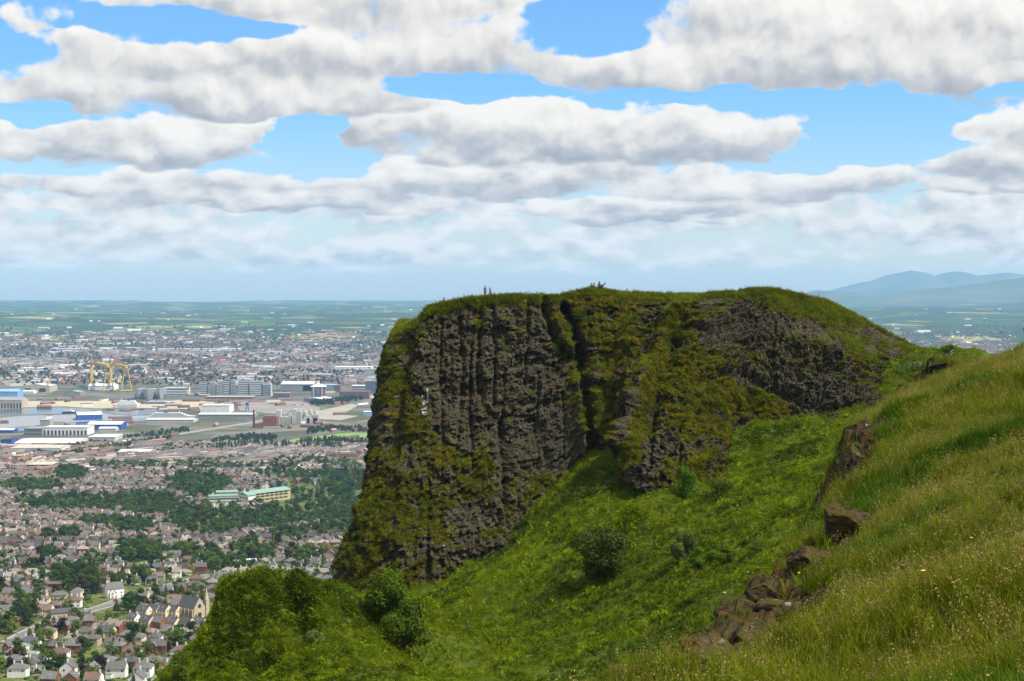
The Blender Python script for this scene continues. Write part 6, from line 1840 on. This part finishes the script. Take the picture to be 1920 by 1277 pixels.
def hall(px, py, L, D, e, r, wall, roof, rot, label, nwin=6, cat_='hall'):
    x, y, z = gpt(px, py); root = empty('hall', (x, y + D / 2, z), rot, label, cat_)
    link('wall', wall_gable(L, D, e, r, wall) if r > e + .6 else wall_box(L, D, e, wall), root)
    if r > e + .6: link('roof', roof_gable(L, D, e, r, roof, .5), root)
    else:
        m = MB(); m.box(-L / 2 - .4, L / 2 + .4, -D / 2 - .4, D / 2 + .4, e, r, roof); link('roof', m.mesh('roof'), root)
    for i in range(nwin):
        for fz in ([.9, 3.6] if e > 5 else [.9]):
            link('window', shared('win', window_mesh), root, (-L / 2 + L * (i + .5) / nwin, -D / 2, fz))
    return root
hall(308, 1066, 22, 12, 5.6, 8.0, M['buff rendered'], M['pale tiled'], R(22), 'long buff hall with pale shallow roof above the white villa', 7)
hall(72, 1106, 34, 18, 4.2, 4.8, M['brown brick'], M['brown tiled'], R(6), 'brown flat roofed hall left of the dark trees', 8)
hall(115, 1159, 17, 8, 4.0, 6.0, M['buff rendered'], M['dark slate'], R(24), 'buff low hall with dark roof beside the main road', 5)
hall(505, 1034, 13, 10, 6.4, 11, W_['sand'], M['grey slate'], R(-60), 'grey stone chapel with tall gable beside dark trees', 3, 'chapel')
hall(456, 1064, 22, 14, 5.6, 6.2, M['brown brick'], W_['pale'], R(14), 'flat roofed brick block right of the dark trees', 6)
# green roofed hospital in the woods
def hosp():
    x, y, z = gpt(478, 941); s = mpp(y)
    root = empty('hospital', (x, y, z), R(48), 'pale building with green roof and ochre side wall among the woods', 'hospital')
    for i, (x0, x1, y0, y1, h) in enumerate([(-10, 58, -12, 12, 14), (-24, -10.5, -15, 9, 13)]):
        m = MB(); m.box(x0, x1, y0, y1, -3, h, W_['ochre'] if i == 0 else W_['white']); link('wall', m.mesh('wall'), root)
        m = MB(); cy__ = (y0 + y1) / 2
        m.poly([(x0 - 1, y0 - 1, h), (x1 + 1, y0 - 1, h), (x1 + 1, y1 + 1, h), (x0 - 1, y1 + 1, h), (x0 - 1, cy__, h + 4), (x1 + 1, cy__, h + 4)], [(0, 1, 5, 4), (2, 3, 4, 5), (0, 4, 3), (1, 2, 5), (0, 3, 2, 1)], W_['green']); link('roof', m.mesh('roof'), root)
    for i in range(7):
        m = MB(); m.box(-3.4, 3.4, -.3, .02, 3, 5, glass_m); w_ = shared('hw', lambda: m.mesh('window'))
        for fz in (0, 5, 8.6): link('window', w_, root, (-4 + 8.8 * i, -12, fz))
    for i in range(3):
        m = MB(); m.box(-.3, .02, -2, 2, 3, 5, glass_m); w_ = shared('hw2', lambda: m.mesh('window'))
        for fz in (0, 5): link('window', w_, root, (-24, -11 + 7 * i, fz))
    x, y, z = gpt(425, 938)
    root = empty('hospital_wing', (x, y, z), R(14), 'low white wing with flat green roof left of the green roofed building', 'hospital')
    for i, (x0, x1, y0, y1, h) in enumerate([(-26, 24, -8, 10, 7), (-14, 18, 12, 34, 10)]):
        m = MB(); m.box(x0, x1, y0, y1, -3, h, W_['white'] if i == 0 else W_['ochre']); link('wall', m.mesh('wall'), root)
        m = MB(); m.box(x0 - .6, x1 + .6, y0 - .6, y1 + .6, h + .01, h + 1, W_['green']); link('roof', m.mesh('roof'), root)
    for i in range(7):
        link('window', shared('hw', lambda: None), root, (-22 + 7 * i, -8, -.5))
hosp()

# cars on the main road
car_cols = {'white': solid('car_white', (.7, .7, .7), None, 1, .3, .5), 'silver': solid('car_silver', (.42, .43, .45), None, 1, .3, .5), 'red': solid('car_red', (.45, .03, .03), None, 1, .3, .5), 'blue': solid('car_blue', (.03, .07, .25), None, 1, .3, .5), 'black': solid('car_black', (.02, .02, .022), None, 1, .3, .5)}
tyre_m = solid('tyre', (.02, .02, .02))
def car_body(c):
    m = MB()
    pr = [(-2.1, .35), (-2.1, .8), (-1.9, .92), (2.0, .92 - .1), (2.1, .65), (2.1, .35)]
    n = len(pr)
    m.poly([(p[0], -.85, p[1]) for p in pr] + [(p[0], .85, p[1]) for p in pr], [tuple(range(n)), tuple(range(2 * n - 1, n - 1, -1))] + [(i, n + i, n + (i + 1) % n, (i + 1) % n) for i in range(n)], car_cols[c])
    m.poly([(-1.2, -.66, 1.42), (.35, -.66, 1.42), (.35, .66, 1.42), (-1.2, .66, 1.42), (-1.1, -.62, 1.48), (.25, -.62, 1.48), (.25, .62, 1.48), (-1.1, .62, 1.48)], [(4, 5, 6, 7), (0, 1, 5, 4), (1, 2, 6, 5), (2, 3, 7, 6), (3, 0, 4, 7)], car_cols[c])
    return m.mesh('body')
def car_glass():
    m = MB(); m.poly([(-1.75, -.78, .9), (1.0, -.78, .88), (1.0, .78, .88), (-1.75, .78, .9), (-1.2, -.66, 1.42), (.35, -.66, 1.42), (.35, .66, 1.42), (-1.2, .66, 1.42)], [(0, 1, 5, 4), (1, 2, 6, 5), (2, 3, 7, 6), (3, 0, 4, 7)], glass_m); return m.mesh('window')
def wheel_mesh():
    m = MB(); m.tube([(0, -.1, 0), (0, .1, 0)], .33, .33, tyre_m, 10); return m.mesh('wheel')
cu = np.concatenate([[0], np.cumsum(np.linalg.norm(np.diff(road_pts[:, :2], axis=0), axis=1))])
for i, (f, side_, c) in enumerate([(.06, 1, 'silver'), (.13, -1, 'red'), (.18, 1, 'white'), (.25, 1, 'black'), (.31, -1, 'blue'), (.38, 1, 'white'), (.46, -1, 'silver'), (.52, 1, 'red'), (.60, 1, 'black'), (.68, -1, 'white'), (.75, 1, 'blue'), (.84, -1, 'silver'), (.93, 1, 'white')]):
    s = f * cu[-1]
    x, y = np.interp(s, cu, road_pts[:, 0]), np.interp(s, cu, road_pts[:, 1])
    x2, y2 = np.interp(s + 5, cu, road_pts[:, 0]), np.interp(s + 5, cu, road_pts[:, 1])
    an_ = math.atan2(y2 - y, x2 - x)
    x, y = x - math.sin(an_) * 2.6 * side_, y + math.cos(an_) * 2.6 * side_
    r = empty('parked_car', (x, y, float(gz(x, y)) + .42), an_ + (math.pi if side_ > 0 else 0), '%s car on the main road, %s from its lower end' % (c, ORD[i]), 'car', 'cars along the main road')
    link('body', shared(('car', c), lambda: car_body(c)), r); link('window', shared('cg', car_glass), r)
    for wx in (-1.3, 1.3):
        for wy in (-.8, .8): link('wheel', shared('wh', wheel_mesh), r, (wx, wy, .33))

# ================================================================== ON THE HEADLAND: people, fence, rocks
def head_z(x, y):
    V = HV[:NT_ + 12].reshape(-1, 3)
    d = (V[:, 0] - x) ** 2 + (V[:, 1] - y) ** 2
    k = np.argsort(d)[:6]
    return float(np.average(V[k, 2], weights=1 / (d[k] + .02)))
skin_m = solid('skin', (.48, .30, .22))
cl = {'blue': solid('blue_shirt', (.04, .10, .28)), 'navy': solid('navy_trousers', (.015, .02, .04)), 'black': solid('black_cloth', (.015, .015, .018)), 'orange': solid('orange_top', (.75, .22, .08)), 'pink': solid('pale_pink_top', (.72, .42, .34)), 'grey': solid('grey_cloth', (.08, .08, .09)), 'brown': solid('brown_hair', (.035, .022, .015)), 'cream': solid('cream_top', (.6, .45, .33))}
def skin_obj(name, verts, edges, rad, mat_, parent, root=0):
    me = bpy.data.meshes.new(name); me.from_pydata(verts, edges, []); me.materials.append(mat_)
    o = link(name, me, parent)
    sk_ = o.modifiers.new('skin', 'SKIN'); sk_.use_smooth_shade = True
    sv = me.skin_vertices[0].data if me.skin_vertices else None
    if sv is None:
        me.attributes.new  # no layer yet
        bm = bmesh.new(); bm.from_mesh(me); ly = bm.verts.layers.skin.verify(); bm.to_mesh(me); bm.free(); sv = me.skin_vertices[0].data
    for i, r in enumerate(rad):
        sv[i].radius = (r, r) if not isinstance(r, tuple) else r
        sv[i].use_root = (i == root)
    o.modifiers.new('sub', 'SUBSURF').levels = 1
    o.modifiers['sub'].render_levels = 1
    return o
import bmesh
POSE = {
 'stand': dict(pel=(0, 0, .95), sp=(0, .01, 1.2), ch=(0, 0, 1.40), nk=(0, -.01, 1.53), hd=(0, -.03, 1.66), sh=(.19, 0, 1.44), el=(.25, .03, 1.16), wr=(.24, -.06, .92), hp=(.09, 0, .92), kn=(.10, -.03, .50), an=(.10, .02, .08), to=(.11, -.14, .04)),
 'walk': dict(pel=(0, 0, .93), sp=(0, -.03, 1.17), ch=(0, -.06, 1.37), nk=(0, -.10, 1.49), hd=(0, -.15, 1.61), sh=(.18, -.05, 1.41), el=(.23, .06, 1.15), wr=(.24, -.14, .95), hp=(.09, 0, .90), kn=(.10, -.18, .52), an=(.10, .02, .10), to=(.11, -.13, .04), kn2=(.10, .05, .48), an2=(.10, .32, .12), to2=(.11, .22, .03)),
 'sit': dict(pel=(0, 0, .13), sp=(0, .03, .34), ch=(0, .0, .55), nk=(0, -.05, .67), hd=(0, -.09, .80), sh=(.19, -.02, .58), el=(.26, -.18, .38), wr=(.18, -.38, .44), hp=(.10, -.03, .13), kn=(.15, -.40, .46), an=(.14, -.62, .08), to=(.15, -.80, .05)),
 'kneel': dict(pel=(0, .05, .38), sp=(0, -.06, .56), ch=(0, -.22, .70), nk=(0, -.33, .77), hd=(0, -.42, .86), sh=(.18, -.22, .72), el=(.24, -.36, .50), wr=(.18, -.50, .30), hp=(.10, .03, .36), kn=(.13, -.22, .08), an=(.13, .20, .07), to=(.13, .34, .05)),
}
def person(px, Y, pose, rot, shirt, trous, label, hair='brown', scale=1.0, lift=0.0):
    p = at(px, 556, Y)
    x, y = float(p[0]), float(p[1])
    root = empty('person', (x, y, head_z(x, y) + lift), rot, label, 'person')
    root.scale = (scale * 1.12, scale * 1.12, scale * 1.06)
    q = POSE[pose]
    V, E, Rr = [], [], []
    def v(p_, r, to=None):
        V.append(tuple(p_)); Rr.append(r)
        if to is not None: E.append((to, len(V) - 1))
        return len(V) - 1
    pel = v(q['pel'], .115); sp = v(q['sp'], .115, pel); chh = v(q['ch'], .125, sp); nk = v(q['nk'], .055, chh)
    jaw = v(tuple(a * .55 + b * .45 for a, b in zip(q['hd'], q['nk'])), .062, nk); hd = v(q['hd'], .095, jaw); v((q['hd'][0], q['hd'][1] + .01, q['hd'][2] + .09), .07, hd)
    v((q['hd'][0], q['hd'][1] - .11, q['hd'][2] - .02), .016, hd)
    for s_ in (-1, 1):
        f = lambda k: (q[k][0] * s_, q[k][1], q[k][2])
        g2 = (lambda k: f(k + '2') if s_ < 0 and k + '2' in q else f(k))
        sh = v(f('sh'), .06, chh); el = v(f('el'), .045, sh); wr = v(f('wr'), .032, el)
        d = (Vector(f('wr')) - Vector(f('el'))).normalized()
        palm = v(Vector(f('wr')) + d * .06, .032, wr)
        for k_ in range(4):
            b0 = Vector(f('wr')) + d * .10 + Vector((0, (k_ - 1.5) * .02, 0)); v(b0 + d * (.05 + .01 * (k_ % 3)), .009, palm)
        v(Vector(f('wr')) + d * .07 + Vector((0, -.045, 0)), .010, palm)
        hp = v(g2('hp'), .085, pel); kn_ = v(g2('kn'), .06, hp); an_ = v(g2('an'), .042, kn_); v(g2('to'), .035, an_)
    skin_obj('body', V, E, Rr, skin_m, root)
    # shirt: torso and upper arms; trousers; hair
    V, E, Rr = [], [], []
    pel = v(q['pel'], .135); sp = v(q['sp'], .135, pel); chh = v(q['ch'], .145, sp); v(tuple(a * .4 + b * .6 for a, b in zip(q['nk'], q['ch'])), .09, chh)
    for s_ in (-1, 1):
        f = lambda k: Vector((q[k][0] * s_, q[k][1], q[k][2]))
        sh = v(f('sh'), .078, chh); v(f('sh').lerp(f('el'), .85), .062, sh)
    skin_obj('shirt', V, E, Rr, cl[shirt], root)
    V, E, Rr = [], [], []
    pel = v(q['pel'], .14)
    for s_ in (-1, 1):
        f = lambda k: Vector((q[k][0] * s_, q[k][1], q[k][2]))
        g2 = (lambda k: f(k + '2') if s_ < 0 and k + '2' in q else f(k))
        hp = v(g2('hp'), .10, pel); kn_ = v(g2('kn'), .076, hp); an_ = v(g2('an'), .062, kn_); v(g2('to'), .05, an_)
    skin_obj('trousers', V, E, Rr, cl[trous], root)
    m = MB()
    h0 = Vector(q['hd'])
    m.lathe([(.02, .205), (.075, .185), (.112, .13), (.122, .06), (.118, .0), (.10, -.06)], cl[hair], 10)
    link('hair', m.mesh('hair', True), root, (h0.x, h0.y + .025, h0.z - .03))
    return root
person(909.5, 265.5, 'stand', R(25), 'blue', 'navy', 'tall person in blue shirt and dark trousers standing at the cliff top', 'brown', 1.03)
person(919.5, 265.6, 'walk', R(-70), 'black', 'grey', 'person in dark clothes stepping right beside the tall blue shirted one', 'brown', .92)
person(833, 267.2, 'sit', R(-60), 'black', 'navy', 'person in black sitting on the left lip of the cliff top', 'brown', 1.1)
person(826.5, 267.0, 'sit', R(70), 'black', 'black', 'person in black lying back left of the sitting one at the lip', 'brown', .8, -.1)
person(845.5, 268.2, 'sit', R(0), 'pink', 'grey', 'small half hidden person in pale top right of the lip sitters', 'brown', .7, -.25)
person(1109, 265.4, 'sit', R(10), 'black', 'navy', 'person in dark top sitting left of the orange top', 'brown', .95)
person(1114, 265.6, 'sit', R(-30), 'orange', 'navy', 'person in bright orange top sitting on the rocky hump', 'brown', .95)
person(1123.5, 265.3, 'sit', R(20), 'black', 'black', 'taller seated person in black upright beside the bending one', 'brown', 1.25)
person(1129, 265.4, 'kneel', R(80), 'grey', 'black', 'person in grey bending forward on hands and knees', 'brown', 1.05)
person(1175.5, 266.0, 'sit', R(0), 'cream', 'navy', 'lone person in cream top sitting right of the hump', 'brown', .9, -.1)

# fence on the saddle
rail_m = solid('pale_green_rail', (.13, .20, .11))
fence_m = solid('green_fence_paint', (.035, .075, .04), (.05, .06, .04), 2.0)
FP = [(1682, 701), (1691, 700), (1701, 698), (1711, 696), (1721, 694), (1731, 692.5), (1741, 692), (1750, 690), (1760, 687), (1770, 682), (1780, 676), (1788, 669), (1796, 666)]
pts_f = []
for (px, py) in FP:
    best_ = None
    for Y in np.linspace(225, 275, 200):
        p = at(px, py, Y)
        dz = p[2] - float(slope_z(p[0], p[1]))
        if best_ is None or abs(dz) < best_[0]: best_ = (abs(dz), p[0], p[1], float(slope_z(p[0], p[1])))
    pts_f.append(best_[1:])
fo = pts_f[0]
fence = empty('fence', fo, 0, 'green post and rail fence climbing across the grassy saddle', 'fence')
def post():
    m = MB(); m.box(-.08, .08, -.08, .08, -.5, 1.4, fence_m); m.box(-.10, .10, -.10, .10, 1.4, 1.46, fence_m); return m.mesh('post')
for p in pts_f: link('post', shared('post', post), fence, tuple(a - b for a, b in zip(p, fo)))
for a, b in zip(pts_f[:-1], pts_f[1:]):
    for h_ in (1.3, .8):
        m = MB(); m.tube([tuple(u - w for u, w in zip((a[0], a[1], a[2] + h_), fo)), tuple(u - w for u, w in zip((b[0], b[1], b[2] + h_), fo))], .05, .05, rail_m, 5); link('rail', m.mesh('rail'), fence)

# rocks on the brow
rock_m, K, kb, _o = new_mat('brow_rock')
pos = K.n('ShaderNodeNewGeometry').outputs['Position']
_, _, nz_ = K.sep(K.n('ShaderNodeNewGeometry').outputs['Normal'])
a1 = K.noise(pos, 2.2, 6, .7).outputs[0]; a2 = K.noise(pos, 11, 4, .7).outputs[0]
c = K.mix(K.ss(a1, .36, .64), (.014, .011, .007), (.068, .050, .030))
c = K.mix(K.ss(a2, .62, .74), c, (.12, .10, .07))
c = K.mix(K.ss(K.m('ADD', K.noise(pos, 1.6, 5, .65).outputs[0], K.m('MULTIPLY', nz_, .10)), .50, .62), c, (.052, .042, .008))
kb.inputs['Specular IOR Level'].default_value = .08
c = K.mix(K.ss(K.m('ADD', K.m('MULTIPLY', nz_, .5), K.m('MULTIPLY', a1, 1.0)), 1.04, 1.22), c, (.24, .23, .20))
K._set(kb.inputs['Base Color'], c)
bp = K.n('ShaderNodeBump'); bp.inputs['Strength'].default_value = .8; bp.inputs['Distance'].default_value = .05
K._set(bp.inputs['Height'], a2); K.nt.links.new(bp.outputs[0], kb.inputs['Normal'])
white_rock = solid('lichen_stone', (.34, .33, .30), (.20, .19, .17), 6.0)
def rock_mesh(name, sx_, sy_, sz_, seed, mat_, sub=5):
    bm = bmesh.new(); bmesh.ops.create_icosphere(bm, subdivisions=sub, radius=1.0)
    P = np.array([v_.co[:] for v_ in bm.verts])
    rr = np.random.default_rng(seed)
    for i in range(15):                                   # planed faces
        n_ = rr.normal(size=3); n_ /= np.linalg.norm(n_); dmax = rr.uniform(.55, .85)
        k = P @ n_; P = P - np.maximum(k - dmax, 0)[:, None] * n_[None]
    P *= (1 + (fbm(P * 1.6 + seed, 4, seed) - .5) * .26 + (ridged(P * 4 + seed, 3, seed + 3) - .6) * .16)[:, None]
    P *= np.array([sx_, sy_, sz_])
    for v_, p_ in zip(bm.verts, P): v_.co = p_
    me = bpy.data.meshes.new(name); bm.to_mesh(me); bm.free(); me.materials.append(mat_); return me
def rock(px, py, Y, sx_, sy_, sz_, seed, label, mat_=None, sink=.25, sub=5, rot=0.0):
    p = hit(px, py, hill_z, 14, 90, .1) - np.array([0, 0, (sink - .6) * sz_])
    o = link('boulder' if sx_ > .4 else 'stone', rock_mesh('boulder', sx_, sy_, sz_, seed, mat_ or rock_m, sub), None, (p[0], p[1], float(p[2])), rot)
    tag(o, label, 'rock')
    return o
rock(1583, 1012, 43.5, .80, .8, .72, 5, 'dark boulder with pale lichen top, largest rock on the brow')
rock(1515, 1062, 40.5, .50, .5, .42, 6, 'smaller brown boulder left below the large lichen boulder')
rock(1598, 905, 50, .55, .7, .95, 7, 'upright brown rock standing out of the grass above the large boulder')
rock(1477, 1142, 30.5, .07, .07, .11, 8, 'pale upright stone right of the mossy crag', white_rock, .1, 3)
rock(1358, 1113, 31.5, .12, .09, .07, 9, 'flat pale stone on the upper edge of the mossy crag', white_rock, .1, 3)
rock(1402, 1075, 34.5, .09, .08, .09, 10, 'small pale stone at the top corner of the mossy crag', white_rock, .1, 3)
for i, (px, py, s_, lab) in enumerate([(1290, 1258, .42, 'lowest mossy crag block at the bottom edge of the brow'), (1322, 1215, .46, 'brown crag block second from the bottom of the brow'), (1352, 1178, .5, 'broad brown crag block in the middle of the broken bank'),
        (1392, 1140, .46, 'mossy crag block above the broad brown one'), (1432, 1108, .42, 'upper crag block just below the yellow grass'), (1350, 1240, .36, 'crag block half buried in the front grass'), (1405, 1190, .38, 'crag block at the grass edge below the pale upright stone'), (1450, 1135, .34, 'small crag block beside the pale upright stone')]):
    o = rock(px, py, 30, s_ * 1.35, s_ * 1.2, s_ * .8, 40 + i, lab, None, .95, 4, i * .9)
    o['group'] = 'crag blocks of the broken bank'
# hawkbit flowers
yel = solid('hawkbit_yellow', (.75, .48, .02))
stem_m = solid('flower_stem', (.08, .11, .03))
def flower():
    m = MB(); m.tube([(0, 0, -.1), (.03, 0, .3), (.04, .02, .5)], .006, .004, stem_m, 4); m.lathe([(.012, .5), (.045, .525), (.02, .535)], yel, 8, .04, .02); return m.mesh('flower')
fl_me = flower()
for i, (px, py, Y) in enumerate([(1462, 1033, 38), (1498, 1029, 39), (1500, 1024, 39), (1566, 940, 45), (1541, 942, 44.5), (1496, 1108, 31), (1823, 1047, 26), (1735, 1131, 23)]):
    p = hit(px, py, hill_z, 14, 90, .1); z = float(hill_z(p[0], p[1]))
    o = link('hawkbit_flower', fl_me, None, (p[0], p[1], z), i * 1.3, .7)
    tag(o, ['yellow hawkbit left of the small boulder', 'lower yellow hawkbit of the pair above the small boulder', 'upper yellow hawkbit of the pair above the small boulder', 'yellow hawkbit nearest the large boulder top', 'yellow hawkbit left of the large boulder top', 'yellow hawkbit above the mossy crag corner', 'yellow hawkbit alone in the right hand grass', 'yellow hawkbit low in the middle of the front grass'][i], 'flower', 'yellow hawkbits in the grass')

# ================================================================== HAZE: the air between the hill and the far side of the valley
hz_m = bpy.data.materials.new('air')
hz_m.use_nodes = True
hz_m.node_tree.nodes.clear()
_pv = hz_m.node_tree.nodes.new('ShaderNodeVolumePrincipled')
_pv.inputs['Color'].default_value = (0.36, 0.65, 1.0, 1)
_pv.inputs['Density'].default_value = 3.0e-5
_pv.inputs['Anisotropy'].default_value = 0.0
_ho = hz_m.node_tree.nodes.new('ShaderNodeOutputMaterial')
hz_m.node_tree.links.new(_pv.outputs[0], _ho.inputs['Volume'])
hb = MB()
hb.box(-44000, 44000, -900, 40500, 0.5, 1010, hz_m)
haze = link('haze', hb.mesh('haze'))
tag(haze, 'pale blue summer haze over the valley', None, None, 'stuff')
